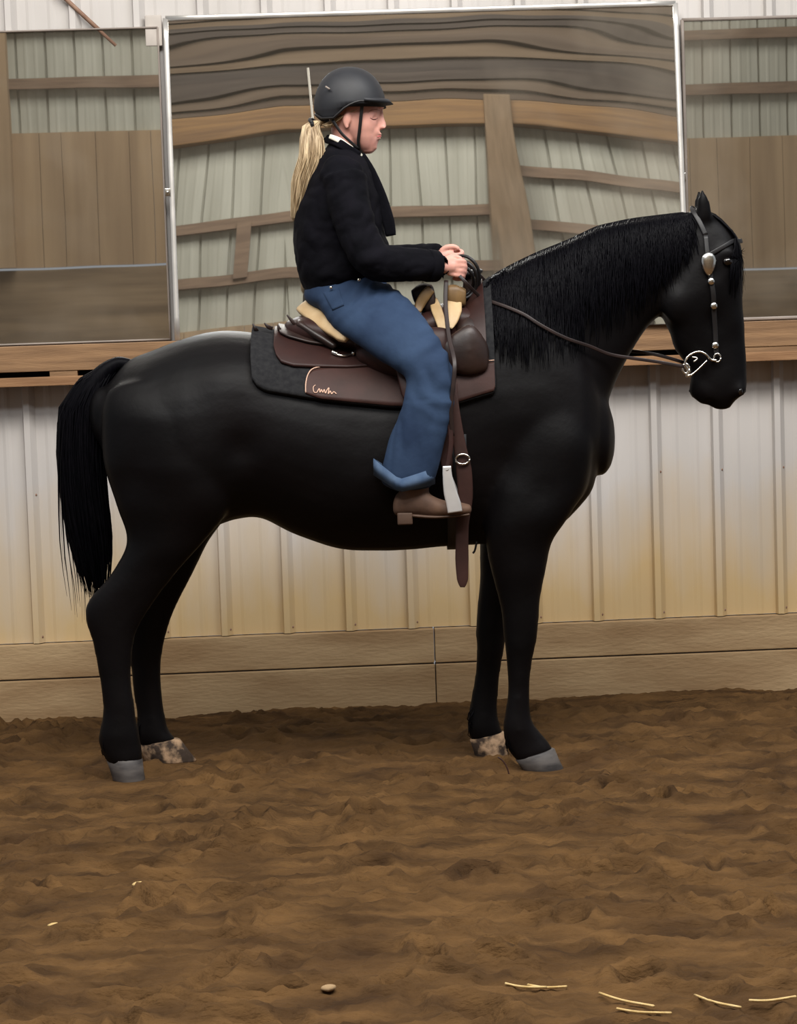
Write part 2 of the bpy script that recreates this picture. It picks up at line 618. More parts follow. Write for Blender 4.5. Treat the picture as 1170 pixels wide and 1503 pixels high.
# overlapping planks above the header
z = zh1 + 0.03
tones = [mat('plank_tone', c, 0.8, tuple(x + 16 for x in c), 2, (0.5, 1, 10)) for c in ((66, 51, 35), (50, 39, 28), (82, 64, 42), (72, 56, 38), (46, 36, 26))]
i = 0
while z < 7.6:
    hgt = random.choice([0.06, 0.08, 0.12])
    MB().box((-7, VF + 0.035, z), (10, VF + 0.05 + 0.03 * (i % 3), z + hgt - 0.012), WM).build('plank', tones[(i * 3) % 5], wf, smooth=False)
    z += hgt
    i += 1

# ---- mirrors
MIRR = []


def make_mirror(corner_px, tilt, label, bend, frame_mat, fw, seed, wav=1.0, swing=0.0):
    (xa, ytop), (xb, _) = corner_px
    ua, ub = wl(xa, 260, -0.06)[0], wl(xb, 260, -0.06)[0]
    zt = wl((xa + xb) / 2, ytop, -0.03)[1]
    zb = zled1 + 0.003
    H = zt - zb
    vt = -0.036                      # the top edge touches the ribs
    root = empty('wall_mirror', WM @ Vector(((ua + ub) / 2, vt - 0.02, zb)))
    tag(root, label, 'mirror')
    nu, nz_ = 120, 80
    rs = np.random.default_rng(seed)
    ph = rs.uniform(0, 6.28, 12)

    def dep(u, z):
        s_ = (z - zt)                # 0 at top, -H at the bottom
        uu = (u - ua) / (ub - ua) * 2 - 1
        tl = tilt + bend(uu)
        d = vt + s_ * math.tan(tl) - (u - ua) * swing
        top_ = max(0.0, ((z - zb) / H - 0.62) / 0.38)
        d += wav * 0.00006 * math.sin(z * 33 + ph[0] + 1.3 * math.sin(u * 2.0 + ph[1])) * top_ ** 0.7
        d += wav * 0.00015 * math.sin(u * 3.1 + ph[2]) * math.sin(z * 4 + ph[3])
        d += wav * 0.00003 * math.sin(u * 17 + ph[4]) * math.sin(z * 9 + ph[5])
        return d

    vs, fs = [], []
    for j in range(nz_ + 1):
        for i_ in range(nu + 1):
            u = ua + (ub - ua) * i_ / nu
            z = zb + H * j / nz_
            vs.append(WM @ Vector((u, dep(u, z), z)))
    for j in range(nz_):
        for i_ in range(nu):
            a = j * (nu + 1) + i_
            fs.append((a, a + 1, a + nu + 2, a + nu + 1))
    nn = len(vs)
    vs += [WM @ (WI @ v + Vector((0, 0.006, 0))) for v in vs]
    fs += [tuple(x + nn for x in f[::-1]) for f in fs]
    gl = MB().add(vs, fs).build('glass', M['mirror'], root)
    # frame of four bars following the glass edge
    fr = MB()
    for (p, q_) in (((ua, zb), (ua, zt)), ((ub, zb), (ub, zt)), ((ua, zt), (ub, zt))) + ((((ua, zb), (ub, zb)),) if not swing else ()):
        k = 14
        pts = [WM @ Vector((p[0] + (q_[0] - p[0]) * t / k, dep(p[0] + (q_[0] - p[0]) * t / k, p[1] + (q_[1] - p[1]) * t / k), p[1] + (q_[1] - p[1]) * t / k)) for t in range(k + 1)]
        if p[0] != q_[0] and p[1] == zb:
            pts = [x + Vector((0, 0, fw)) for x in pts]
        fr.tube(pts, 1.0, 12, flat=(fw, 0.010, WM.to_3x3() @ Vector((0, 1, 0))), sub=1)
    fr.build('frame', frame_mat, root)
    return root, ua, ub, zb, zt, dep


mc = make_mirror(((252, 17), (996, 0)), TC, 'large central wall mirror in a thin silver frame behind the rider', lambda x: math.radians(0.9 * max(0, x - 0.25) ** 1.5 + 0.5 * max(0, -x - 0.55)), M['silver'], 0.011, 3, 1.0, 0.021)
ml = make_mirror(((-460, 50), (240, 50)), TL, 'dusty wall mirror left of the rider, lower than the others', lambda x: 0.0, M['greyframe'], 0.004, 5, 0.35)
mr_ = make_mirror(((1008, 17), (1900, 17)), TR, 'wall mirror at the right edge, beyond the horse\'s head', lambda x: 0.0, M['greyframe'], 0.007, 8, 0.25)
# clips that hold the glass
for (px, py, par) in ((246, 282, mc[0]), (1006, 258, mr_[0])):
    u, z = wl(px, py, -0.11)
    vv = (mc[5](mc[1], z) if par is mc[0] else mr_[5](mr_[1], z))
    p = WM @ Vector((u, vv - 0.012, z))
    k = MB()
    k.box((-0.012, -0.004, -0.016), (0.012, 0.004, 0.016), Matrix.Translation(p) @ WM.to_3x3().to_4x4(), 0.002)
    k.ball(p + Vector((0, -0.006, 0)), 0.006, 6)
    k.build('clip', M['chrome'], par)

# bits on the upper wall
p0, p1 = wl(92, -6, -0.05), wl(170, 70, -0.05)
k = MB().tube([WM @ Vector((p0[0] - 0.3, -0.032, p0[1] + 0.29)), WM @ Vector((p0[0], -0.032, p0[1])), WM @ Vector((p1[0], -0.030, p1[1] + 0.01))], 0.009, 8, sub=1)
brace = k.build('wall_brace', M['rust'])
tag(brace, 'thin rusty rod running diagonally on the white siding above the left mirror', 'rod')
u, z = wl(226, 48, -0.03)
tag(MB().box((u - 0.035, -0.040, z - 0.055), (u + 0.033, -0.0195, z + 0.07), WM, 0.004).build('grey_plate', M['plate']),
    'grey square plate on the siding beside the central mirror\'s top left corner', 'plate')
# pale rod leaning on the central mirror behind the rider
t0, t1 = wl(452, 100, -0.07), wl(466, 250, -0.10)
dx = (t1[0] - t0[0]) / (t1[1] - t0[1])
zb = zled1 + 0.001
rt = WM @ Vector((t0[0], mc[5](t0[0], t0[1]) - 0.018, t0[1]))
rb = WM @ Vector((t0[0] + dx * (zb - t0[1]), mc[5](t0[0], zb) - 0.030, zb))
k = MB().tube([rt, rb], 0.005, 8)
tag(k.build('slim_rod', M['wand']), 'slim pale rod standing upright on the ledge behind the rider\'s helmet', 'rod')


# ---- ground
def pn2(x, y, seed):
    """smooth value noise in numpy"""
    r = np.random.default_rng(seed)
    tab = r.uniform(-1, 1, (256, 256))
    xi, yi = np.floor(x).astype(int), np.floor(y).astype(int)
    xf, yf = x - xi, y - yi
    sx_, sy_ = xf * xf * (3 - 2 * xf), yf * yf * (3 - 2 * yf)
    g = lambda a, b_: tab[a % 256, b_ % 256]
    return (g(xi, yi) * (1 - sx_) + g(xi + 1, yi) * sx_) * (1 - sy_) + (g(xi, yi + 1) * (1 - sx_) + g(xi + 1, yi + 1) * sx_) * sy_


xs = np.concatenate([np.linspace(-6, -3.2, 24, endpoint=False), np.arange(-3.2, 3.2, 0.0135), np.linspace(3.2, 9.5, 40)])
ys = np.concatenate([np.linspace(-9.6, -3.9, 34, endpoint=False), np.arange(-3.9, 1.85, 0.0125)])
ys = ys[ys < 1.80]
X, Y = np.meshgrid(xs, ys)
Z = np.zeros_like(X)
for fq, am, sd in ((0.9, 0.012, 1), (2.6, 0.009, 2), (6, 0.009, 3), (13, 0.009, 4), (27, 0.007, 5), (50, 0.005, 6), (85, 0.003, 7)):
    nn = pn2(X * fq + 31.7, Y * fq * 1.1 + 12.3, sd)
    Z += am * ((0.45 - np.abs(nn) * 1.3) if fq > 10 else nn * 0.9)
# hoof prints and scuffs
for k_ in range(900):
    cx, cy = rng.uniform(-3.0, 3.0), rng.uniform(-3.7, 1.3)
    a = rng.uniform(0, 3.14)
    r1, r2 = rng.uniform(0.03, 0.09), rng.uniform(0.02, 0.05)
    dx_, dy_ = X - cx, Y - cy
    e1 = (dx_ * math.cos(a) + dy_ * math.sin(a)) / r1
    e2 = (-dx_ * math.sin(a) + dy_ * math.cos(a)) / r2
    q2 = e1 ** 2 + e2 ** 2
    Z += rng.uniform(0.012, 0.036) * (-np.exp(-q2 * 1.2) + 0.55 * np.exp(-(np.sqrt(q2) - 1.6) ** 2 * 4))
# bank of footing against the kick boards, higher on the left
d = (1.55 + 0.049 * X) - Y
Z -= np.clip(1 - d / 0.7, 0, 1) * 0.045
# the footing lies level with the soles where the horse stands
hoofs = [P(188, 1147, -.17), P(797, 1131, -.17), P(250, 1120, .17), P(720, 1110, .17)]
HZ = []
for hp in hoofs:
    g = np.exp(-(((X - hp.x) / 0.13) ** 2 + ((Y - hp.y) / 0.11) ** 2) ** 2)
    Z = Z * (1 - g) + g * (hp.z + 0.006)
fmb = bpy.data.meshes.new('floor')
ny, nx = X.shape
vv = np.stack([X, Y, Z], -1).reshape(-1, 3)
idx = np.arange(ny * nx).reshape(ny, nx)
ff = np.stack([idx[:-1, :-1], idx[:-1, 1:], idx[1:, 1:], idx[1:, :-1]], -1).reshape(-1, 4)
fmb.vertices.add(len(vv))
fmb.vertices.foreach_set('co', vv.ravel())
fmb.loops.add(ff.size)
fmb.loops.foreach_set('vertex_index', ff.ravel())
fmb.polygons.add(len(ff))
fmb.polygons.foreach_set('loop_start', np.arange(0, ff.size, 4))
fmb.update()
floor = link('floor', fmb, M['dirt'])
floor['kind'] = 'structure'


def ground_z(x, y):
    i_ = min(np.searchsorted(xs, x), nx - 1)
    j = min(np.searchsorted(ys, y), ny - 1)
    return float(Z[j, i_])


# ------------------------------------------------------------------ THE HORSE
hb = MB()
torso = [(158, 566, 152, 660, .12, 0), (187, 530, 172, 725, .21, 0), (221, 515, 213, 765, .27, 0), (276, 495, 285, 780, .30, 0), (325, 486, 345, 762, .305, 0),
         (369, 488, 384, 760, .30, 0), (430, 500, 430, 781, .31, 0), (500, 518, 500, 803, .315, 0), (573, 520, 573, 806, .31, 0),
         (640, 495, 645, 800, .285, 0), (700, 445, 706, 797, .25, 0), (760, 420, 765, 792, .235, 0), (812, 440, 815, 775, .22, 0),
         (850, 480, 850, 742, .20, 0), (878, 565, 873, 695, .14, 0)]
loft(hb, torso, 36)
neck = [(690, 440, 800, 730, .17, 0), (740, 397, 862, 692, .165, 0), (785, 375, 880, 642, .145, 0), (835, 355, 892, 592, .12, 0), (880, 333, 911, 547, .10, 0),
        (926, 323, 932, 510, .088, 0), (966, 318, 950, 483, .08, 0), (1005, 315, 966, 465, .075, 0), (1035, 318, 985, 440, .065, 0)]
loft(hb, neck, 30)
head = [(1036, 308, 990, 335, .045, 0), (1062, 323, 975, 400, .072, 0), (1084, 348, 969, 440, .088, 0), (1090, 378, 973, 468, .092, 0), (1090, 415, 983, 490, .082, 0),
        (1090, 455, 990, 513, .066, 0), (1093, 490, 1003, 529, .054, 0), (1096, 520, 1015, 548, .052, 0), (1097, 551, 1013, 566, .054, 0), (1095, 574, 1022, 583, .05, 0), (1076, 590, 1044, 595, .032, 0)]
loft(hb, head, 26, e=0.85)
# lower lip, nostril rim, jaw, brow
hb.ball(P(1026, 573, 0), (.038, .034, .034), 10)
hb.ball(P(1034, 584, 0), (.03, .03, .025), 10)
hb.ball(P(1062, 588, 0), (.036, .034, .036), 10)
for sgy in (-1, 1):
    hb.ball(P(1086, 572, sgy * .036), (.026, .020, .030), 10)
    hb.ball(P(1000, 445, sgy * .055), (.07, .032, .08), 12)      # jowl
    hb.ball(P(1066, 372, sgy * .074), (.034, .02, .022), 10)       # brow over the eye
    hb.ball(P(1062, 450, sgy * .045), (.02, .02, .09), 10)         # cheek ridge
# ears
for sgy, dx_ in ((-1, 0), (1, -5)):
    loft(hb, [(1047 + dx_, 318, 1022 + dx_, 322, .024, sgy * .045), (1046 + dx_, 306, 1022 + dx_, 308, .022, sgy * .047), (1042 + dx_, 292, 1023 + dx_, 294, .018, sgy * .05), (1034 + dx_, 278, 1026 + dx_, 282, .008, sgy * .05), (1031 + dx_, 274, 1029 + dx_, 276, .003, sgy * .05)], 12)
# near hind
loft(hb, [(345, 560, 158, 575, .07, -.17), (350, 620, 150, 610, .12, -.17), (350, 690, 153, 680, .135, -.17), (336, 745, 172, 745, .115, -.17), (300, 792, 187, 795, .085, -.17), (266, 828, 165, 843, .062, -.17), (236, 866, 131, 884, .052, -.17),
          (206, 912, 128, 910, .045, -.17), (194, 948, 138, 942, .038, -.17), (191, 996, 148, 996, .031, -.17), (196, 1045, 154, 1041, .033, -.17), (202, 1076, 147, 1076, .041, -.17), (206, 1098, 149, 1098, .040, -.17), (208, 1116, 158, 1116, .042, -.17)])
# far hind
loft(hb, [(345, 600, 180, 600, .10, .17), (345, 690, 180, 690, .13, .17), (338, 745, 200, 745, .11, .17), (303, 797, 200, 800, .085, .17), (278, 845, 188, 858, .062, .17), (256, 890, 180, 905, .052, .17), (241, 937, 186, 935, .044, .17), (235, 972, 194, 978, .034, .17),
          (235, 1008, 197, 1010, .031, .17), (239, 1044, 202, 1046, .033, .17), (246, 1072, 201, 1078, .040, .17), (258, 1086, 206, 1094, .037, .17)])
# near fore
loft(hb, [(862, 600, 735, 600, .08, -.14), (866, 660, 722, 665, .10, -.15), (858, 715, 714, 722, .105, -.16), (834, 757, 712, 768, .095, -.17), (809, 793, 716, 805, .076, -.17), (799, 832, 724, 842, .06, -.17), (792, 872, 734, 882, .05, -.17), (789, 912, 739, 912, .046, -.17),
          (786, 942, 742, 945, .043, -.17), (779, 975, 746, 980, .032, -.17), (776, 1013, 747, 1015, .029, -.17), (777, 1042, 742, 1046, .033, -.17), (783, 1064, 739, 1072, .041, -.17), (798, 1082, 745, 1098, .035, -.17), (811, 1099, 758, 1116, .04, -.17)])
# far fore
loft(hb, [(840, 660, 712, 660, .09, .15), (810, 740, 706, 740, .09, .17), (785, 800, 706, 803, .072, .17), (765, 842, 706, 850, .055, .17), (750, 890, 703, 890, .047, .17), (742, 922, 701, 925, .044, .17), (738, 952, 702, 950, .041, .17), (733, 985, 700, 985, .031, .17),
          (730, 1015, 694, 1018, .03, .17), (729, 1045, 689, 1048, .034, .17), (733, 1064, 688, 1070, .039, .17), (738, 1077, 692, 1086, .035, .17)])
# muscle masses and hollows swell out of the coat: (pixel, depth, radius, height)
MUS = [(P(x, y, sg_ * Y_), r, a) for sg_ in (-1, 1) for x, y, Y_, r, a in (
    (838, 650, .2, .10, .022), (775, 600, .25, .13, .016), (232, 610, .3, .15, .020), (285, 680, .3, .13, .016), (330, 545, .3, .10, .012), (300, 735, .28, .08, .016), (1050, 470, .07, .05, -.008), (1034, 560, .07, .03, -.010), (1082, 470, .05, .05, .006), (1000, 440, .1, .06, .008), (1052, 400, .1, .03, -.006), (1042, 593, .03, .012, -.012),
    (352, 660, .3, .06, -.018), (800, 720, .22, .05, -.014), (860, 715, .1, .07, .018), (740, 680, .28, .06, -.010), (440, 660, .32, .12, .010), (560, 700, .32, .16, .012),
    (200, 700, .25, .07, -.010), (768, 835, .2, .06, .008), (900, 560, .12, .05, -.006), (240, 800, .2, .06, .008))]


def hbump(co, n_):
    a = mnoise.noise(co * 4.0) * 0.004 + mnoise.noise(co * 13.0) * 0.0012
    a += 0.0055 * min(1.0, max(0.0, (1.0 - co.z) / 0.25))
    for c_, r_, h_ in MUS:
        d2 = (co - c_).length_squared / (r_ * r_)
        if d2 < 6:
            a += h_ * math.exp(-d2)
    return a


horse = remesh(hb, 'horse', M['coat'], None, 0.0105, 14, 0.5, hbump)
tag(horse, 'black horse standing in profile facing right, carrying the rider in the arena', 'horse')
hm = horse.data
HB = BVHTree.FromPolygons([v.co.copy() for v in hm.vertices], [tuple(p.vertices) for p in hm.polygons])


def side_y(x, z, far=False, dflt=None):
    o_ = Vector((x, 2.0 if far else -2.0, z))
    h = HB.ray_cast(o_, Vector((0, -1 if far else 1, 0)))
    if h[0] is None:
        return dflt
    return h[0].y


def on(px, py, off=0.012, guess=-0.2, dflt=-0.06):
    """point just outside the horse's near side that the camera sees at a pixel"""
    dirn = (P(px, py, 0) - CAM).normalized()
    h = HB.ray_cast(CAM, dirn)
    if h[0] is None:
        return P(px, py, dflt)
    return h[0] - dirn * off


# hooves
for (top_f, top_r, bot_f, bot_r, Yh, hwd, mm) in (((208, 1112), (156, 1112), (214, 1148), (166, 1146), -.17, .05, 'hoof'), ((812, 1097), (757, 1114), (829, 1131), (768, 1132), -.17, .052, 'hoof'),
                                                ((262, 1083), (204, 1092), (290, 1117), (214, 1119), .17, .05, 'hoof_sand'), ((741, 1073), (690, 1084), (746, 1111), (698, 1112), .17, .05, 'hoof_sand')):
    k = MB()
    rg = []
    for t in (0, 0.06, 0.5, 0.93, 1.0):
        a = P(*top_f, Yh).lerp(P(*bot_f, Yh), t)
        b_ = P(*top_r, Yh).lerp(P(*bot_r, Yh), t)
        s_ = {0: .95, 0.06: 1.04, 0.5: 1.0, 0.93: 1.0, 1.0: 0.95}[t]
        c = (a + b_) / 2
        h = (a - b_) / 2 * s_
        rg.append([c + h * math.cos(x) + Vector((0, hwd * (0.86 + 0.14 * t) * s_ * math.sin(x) * (1 if math.cos(x) > -0.5 else 0.9), 0)) for x in [2 * math.pi * j / 24 for j in range(24)]])
    k.rings(rg)
    o = k.build('hoof', M[mm], horse)
    if mm == 'hoof_sand':
        o['label'] = 'hoof plastered with pale sand'
for sgy in (-1, 1):
    MB().ball(P(1068, 384, sgy * .083), (.018, .012, .015), 10).build('eye', M['eye'], horse)
    # nostril hollow rim
    MB().ball(P(1087, 575, sgy * .049), (.009, .004, .012), 8).build('nostril', M['eye'], horse)

# mane: hair falling on the near side of the neck
crest = [(704, 432), (722, 404), (745, 390), (785, 370), (835, 350), (880, 329), (926, 319), (966, 314), (1000, 310), (1018, 309)]


def cpt(t):
    t = t * (len(crest) - 1)
    i_ = min(int(t), len(crest) - 2)
    f = t - i_
    return crest[i_][0] * (1 - f) + crest[i_ + 1][0] * f, crest[i_][1] * (1 - f) + crest[i_ + 1][1] * f


def mane_path(i_):
    t = random.random()
    cx, cy = cpt(t)
    far = random.random() < 0.2
    s_ = 1 if far else -1
    ln = random.uniform(0.45, 1.0) * (60 + 125 * math.sin(math.pi * min(1, t * 0.9 + 0.08)) ** 1.2)
    pts = []
    ph = random.uniform(0, 6.28)
    wob = random.uniform(1, 4)
    drift = random.uniform(-12, 10)
    for j in range(11):
        q_ = j / 10
        px = cx + drift * q_ + wob * math.sin(ph + q_ * 5)
        py = cy + 2 + ln * q_ ** 1.15
        w3 = P(px, py, s_ * 0.12)
        if j == 0:
            pts.append(P(px, cy + 3, random.uniform(-.012, .012)))
            continue
        yy = side_y(w3.x, w3.z, far)
        if yy is None:
            yy = s_ * 0.05
        base = abs(yy) + 0.008 + 0.010 * random.random()
        yy = s_ * base
        pts.append(Vector((w3.x, yy, w3.z)))
    # never let the crest dip below the coat: lift the second point
    pts[1].z = max(pts[1].z, pts[0].z - 0.02)
    return pts


k = MB()
strands(k, None, mane_path, 1900, 0.003)
# solid roll of hair along the crest
k.tube([P(*cpt(t / 20), 0) - Vector((0, 0, .022)) for t in range(21)], [0.014] + [0.020] * 18 + [0.014, 0.010], 10, sub=2)
mane = k.build('mane', M['mane'], horse)


def fore_path(i_):
    pts = []
    a = random.uniform(-.05, .045)
    ex, ey = random.uniform(1070, 1094), random.uniform(365, 440)
    sp = [(1028, 309), (1048, 317), (1066, 333), (1079, 350), (1086, 370), (ex, ey)]
    for j, (x, y) in enumerate(sp):
        q_ = j / 5
        w3 = P(x + random.uniform(-1, 1), y, a)
        pts.append(Vector((w3.x, a * (0.4 + 1.0 * q_) - (0.02 * q_ if ex < 1085 else 0), w3.z + 0.003)))
    if ex < 1085:
        p_ = on(ex, ey, 0.006)
        pts[-1] = p_
        pts[-2] = on(ex + 4, 380, 0.008)
    return smooth_path(pts, [0] * 6, 2)[0]


k = strands(MB(), None, fore_path, 170, 0.003)
k.build('forelock', M['mane'], horse)

# tail
tailc = [(186, 531, 8), (168, 534, 11), (140, 556, 24), (120, 600, 33), (118, 660, 34), (122, 720, 34), (130, 780, 34), (138, 830, 26), (143, 880, 16)]


def tail_path(i_):
    a, r = random.uniform(0, 2 * math.pi), math.sqrt(random.random())
    ln = random.uniform(0.72, 1.0)
    long_ = i_ % 30 == 0
    pts = []
    ph = random.uniform(0, 6)
    n_ = 14
    for j in range(n_):
        q_ = (j / (n_ - 1)) * ln * (len(tailc) - 1)
        a_ = min(int(q_), len(tailc) - 2)
        f = q_ - a_
        c0, c1 = tailc[a_], tailc[a_ + 1]
        cx, cy, rr_ = [c0[z_] * (1 - f) + c1[z_] * f for z_ in range(3)]
        if long_:
            cy += 70 * (j / n_) ** 4
            cx -= 16 * (j / n_) ** 3
            rr_ *= 1.05
        pts.append(P(cx + rr_ * r * math.cos(a) + 1.5 * math.sin(ph + q_ * 1.5), cy, 0) + Vector((0, rr_ / 415 * 0.75 * r * math.sin(a), 0)))
    return pts


k = MB()
strands(k, None, tail_path, 1000, 0.0038)
loft(k, [(192, 527, 186, 545, .02, 0), (170, 524, 172, 546, .03, 0), (140, 540, 155, 568, .045, 0), (112, 575, 143, 600, .055, 0), (100, 650, 140, 650, .06, 0), (103, 740, 140, 740, .055, 0), (118, 810, 146, 810, .04, 0), (138, 860, 150, 860, .02, 0)], 16)
tail = k.build('tail', M['mane'], horse)
# fetlock feather
def feather(cx, cy, Yh):
    x0, y0 = cx + random.uniform(0, 14), cy + random.uniform(-16, 8)
    yy = Yh + random.uniform(-.03, .03)
    return [P(x0 + 4, y0, yy), P(x0 - 2, y0 + 9, yy), P(x0 - 2 + random.uniform(-2, 5), y0 + 18, yy), P(x0 + random.uniform(-2, 8), y0 + 28, yy)]


for cx, cy, Yh in ((150, 1080, -.17), (744, 1075, -.17), (204, 1062, .17), (690, 1054, .17)):
    strands(MB(), None, lambda i_: feather(cx, cy, Yh), 70, 0.0022).build('feather', M['mane'], horse)


# ------------------------------------------------------------------ TACK
def pl(pts, Yd=-.31):
    """pixel polyline -> functions of world x (for draped leather)"""
    w_ = sorted([(P(x, y, Yd).x, P(x, y, Yd).z) for x, y in pts])
    ax, az = [a for a, _ in w_], [b_ for _, b_ in w_]
    return lambda x: float(np.interp(x, ax, az)), ax[0], ax[-1]


RC = {}


def radial(x, zc=1.15):
    key = round(x, 4)
    if key in RC:
        return RC[key]
    out = []
    for i_ in range(0, 76):
        th = math.radians(-60 + i_ * 2)        # -60 below horizontal to 90 = straight up
        d_ = Vector((0, -math.cos(th), math.sin(th)))
        c = Vector((x, 0, zc))
        h = HB.ray_cast(c + d_ * 1.2, -d_)
        r = (h[0] - c).length if h[0] is not None else 0.3
        out.append((th, r))
    # smooth
    r = np.array([q_[1] for q_ in out])
    for _ in range(3):
        r[1:-1] = (r[:-2] + r[1:-1] * 2 + r[2:]) / 4
    RC[key] = ([q_[0] for q_ in out], r, zc)
    return RC[key]


def drape(bottom, off, th, top=None, side=-1, both=True, nx=40, nt=30, Yd=-.31, lift=None):
    """a sheet laid over the back: from the bottom outline up to the top outline (or over the back to the other side)"""
    fb, x0, x1 = pl(bottom, Yd)
    ft = pl(top, Yd)[0] if top else None
    cols = []
    for i_ in range(nx + 1):
        x = x0 + (x1 - x0) * (0.5 - 0.5 * math.cos(math.pi * i_ / nx))
        ths, rs, zc = radial(x)
        zz = [zc + r * math.sin(t) for t, r in zip(ths, rs)]
        zz = np.maximum.accumulate(zz)
        t0_ = float(np.interp(fb(x), zz, ths))
        t1_ = float(np.interp(ft(x), zz, ths)) if ft else math.pi / 2
        ring = []
        ts = [t0_ + (t1_ - t0_) * j / nt for j in range(nt + 1)]
        if not ft:
            ts = ts + [math.pi - t for t in ts[-2::-1]]
        for t in ts:
            tt = t if t <= math.pi / 2 else math.pi - t
            r = float(np.interp(tt, ths, rs)) + off + (lift(x, tt) if lift else 0)
            ring.append((x, t, r, zc))
        cols.append(ring)
    m_ = len(cols[0])

    def pt(q_, e_):
        x, t, r, zc = q_
        return Vector((x, -math.cos(t) * (r + e_), zc + math.sin(t) * (r + e_)))
    vs = [pt(q_, th) for c in cols for q_ in c] + [pt(q_, 0) for c in cols for q_ in c]
    N = len(cols) * m_
    fs = []
    for i_ in range(len(cols) - 1):
        for j in range(m_ - 1):
            a = i_ * m_ + j
            fs.append((a, a + m_, a + m_ + 1, a + 1))
            fs.append(tuple(v + N for v in (a + 1, a + m_ + 1, a + m_, a)))
    edge = [i_ * m_ for i_ in range(len(cols))] + [(len(cols) - 1) * m_ + j for j in range(1, m_)] + [i_ * m_ + m_ - 1 for i_ in range(len(cols) - 2, -1, -1)] + [j for j in range(m_ - 2, 0, -1)]
    for a, b_ in zip(edge, edge[1:] + edge[:1]):
        fs.append((a, b_, b_ + N, a + N)[::-1])
    return MB().add(vs, fs)


def outline_rise(bottom):
    return bottom


pad_bottom = [(366, 530), (369, 560), (377, 571), (390, 578), (448, 587), (510, 595), (573, 601), (640, 602), (672, 597), (726, 582), (729, 572)]
pad_root = empty('saddle_pad', P(545, 500, 0))
tag(pad_root, 'charcoal felt saddle pad with brown wear leathers under the western saddle', 'saddle pad')
drape(pad_bottom, 0.004, 0.022).build('felt', M['felt'], pad_root)
o = drape([(447, 570), (449, 584), (470, 591), (510, 595), (573, 600.5), (600, 601), (642, 601)], 0.0262, 0.005, top=[(447, 572), (451, 560), (460, 552), (480, 549), (642, 545)], nx=30, nt=10).build('wear_leather', M['leather_lt'], pad_root)
o = drape([(664, 597), (672, 596), (726, 581), (728, 575)], 0.0262, 0.005, top=[(664, 546), (728, 541)], nx=16, nt=10).build('wear_leather', M['leather_lt'], pad_root)


def edge_line(pts, off, r, mname, par, name='stitching'):
    w_ = []
    for x, y in pts:
        p_ = P(x, y, -.31)
        ths, rs, zc = radial(p_.x)
        zz = np.maximum.accumulate([zc + a * math.sin(t) for t, a in zip(ths, rs)])
        t = float(np.interp(p_.z, zz, ths))
        rr_ = float(np.interp(t, ths, rs)) + off
        w_.append(Vector((p_.x, -math.cos(t) * rr_, zc + math.sin(t) * rr_)))
    return MB().tube(w_, r, 6, sub=4).build(name, M[mname], par)


edge_line([(449, 584), (449, 572), (452, 560), (460, 552), (480, 549)], 0.034, 0.0022, 'thread', pad_root, 'binding')
edge_line([(668, 547), (700, 543), (727, 540)], 0.034, 0.002, 'thread', pad_root, 'binding')
# pale stitched lettering on the wear leather, a looping script
sc_ = [(463, 574), (460, 577), (461, 583), (465, 584), (467, 581), (469, 579), (470, 584), (472, 580), (474, 584), (476, 580), (478, 585), (480, 581), (483, 578), (482, 586), (485, 582), (487, 586), (490, 583), (494, 586)]
edge_line(sc_, 0.0335, 0.0018, 'thread', pad_root, 'stitched_script')

saddle = empty('western_saddle', P(560, 500, 0))
tag(saddle, 'brown leather western saddle with rawhide cantle strapped on the black horse', 'saddle')
skirt_b = [(398, 500), (399, 520), (403, 533), (412, 544), (430, 549), (470, 551), (512, 552), (560, 549), (640, 552), (690, 548), (712, 535), (716, 515)]
drape(skirt_b, 0.027, 0.012, Yd=-.33).build('skirt', M['leather'], saddle)
drape([(404, 500), (407, 508), (420, 514), (450, 522), (480, 527), (515, 528), (545, 522)], 0.044, 0.008, Yd=-.33).build('rear_jockey', M['leather_dark'], saddle)
# seat and bars of the tree
k = MB()
loft(k, [(425, 470, 425, 500, .10, 0), (450, 462, 450, 510, .14, 0), (490, 470, 490, 512, .16, 0), (540, 472, 540, 520, .18, 0), (600, 462, 600, 515, .18, 0), (650, 445, 650, 500, .17, 0), (690, 450, 690, 490, .16, 0), (706, 462, 706, 485, .12, 0)], 30, e=0.8)
loft(k, [(530, 505, 530, 535, .04, -.18), (570, 490, 570, 555, .05, -.215), (620, 480, 620, 565, .05, -.24), (655, 480, 655, 560, .04, -.25)], 20)
remesh(k, 'seat', M['leather'], saddle, 0.009, 5)
# cantle with a pale rawhide binding, an arch leaning back
k, k2 = MB(), MB()
arc = []
for j in range(25):
    a = -1 + 2 * j / 24
    f = abs(a) ** 1.6
    arc.append(P(447 + 62 * f, 452 + 47 * f, 0) + Vector((0, a * 0.21, 0)))
# keep the pixel placement of the near end by building it at its own depth
arc = [P(446 + 64 * abs(-1 + j / 12) ** 1.5, 451 + 46 * abs(-1 + j / 12) ** 1.4, (-1 + j / 12) * 0.21) for j in range(25)]
k.tube(arc, [0.55] + [0.9] * 2 + [1.0] * 19 + [0.9] * 2 + [0.55], 14, flat=(0.016, 0.027, (0.8, 0, 0.6)), sub=2)
k.build('cantle', M['rawhide'], saddle)
loft(k2, [(446, 466, 434, 482, .13, 0), (474, 482, 458, 500, .16, 0), (500, 499, 486, 516, .175, 0)], 24)
k2.build('cantle_back', M['leather_dark'], saddle)
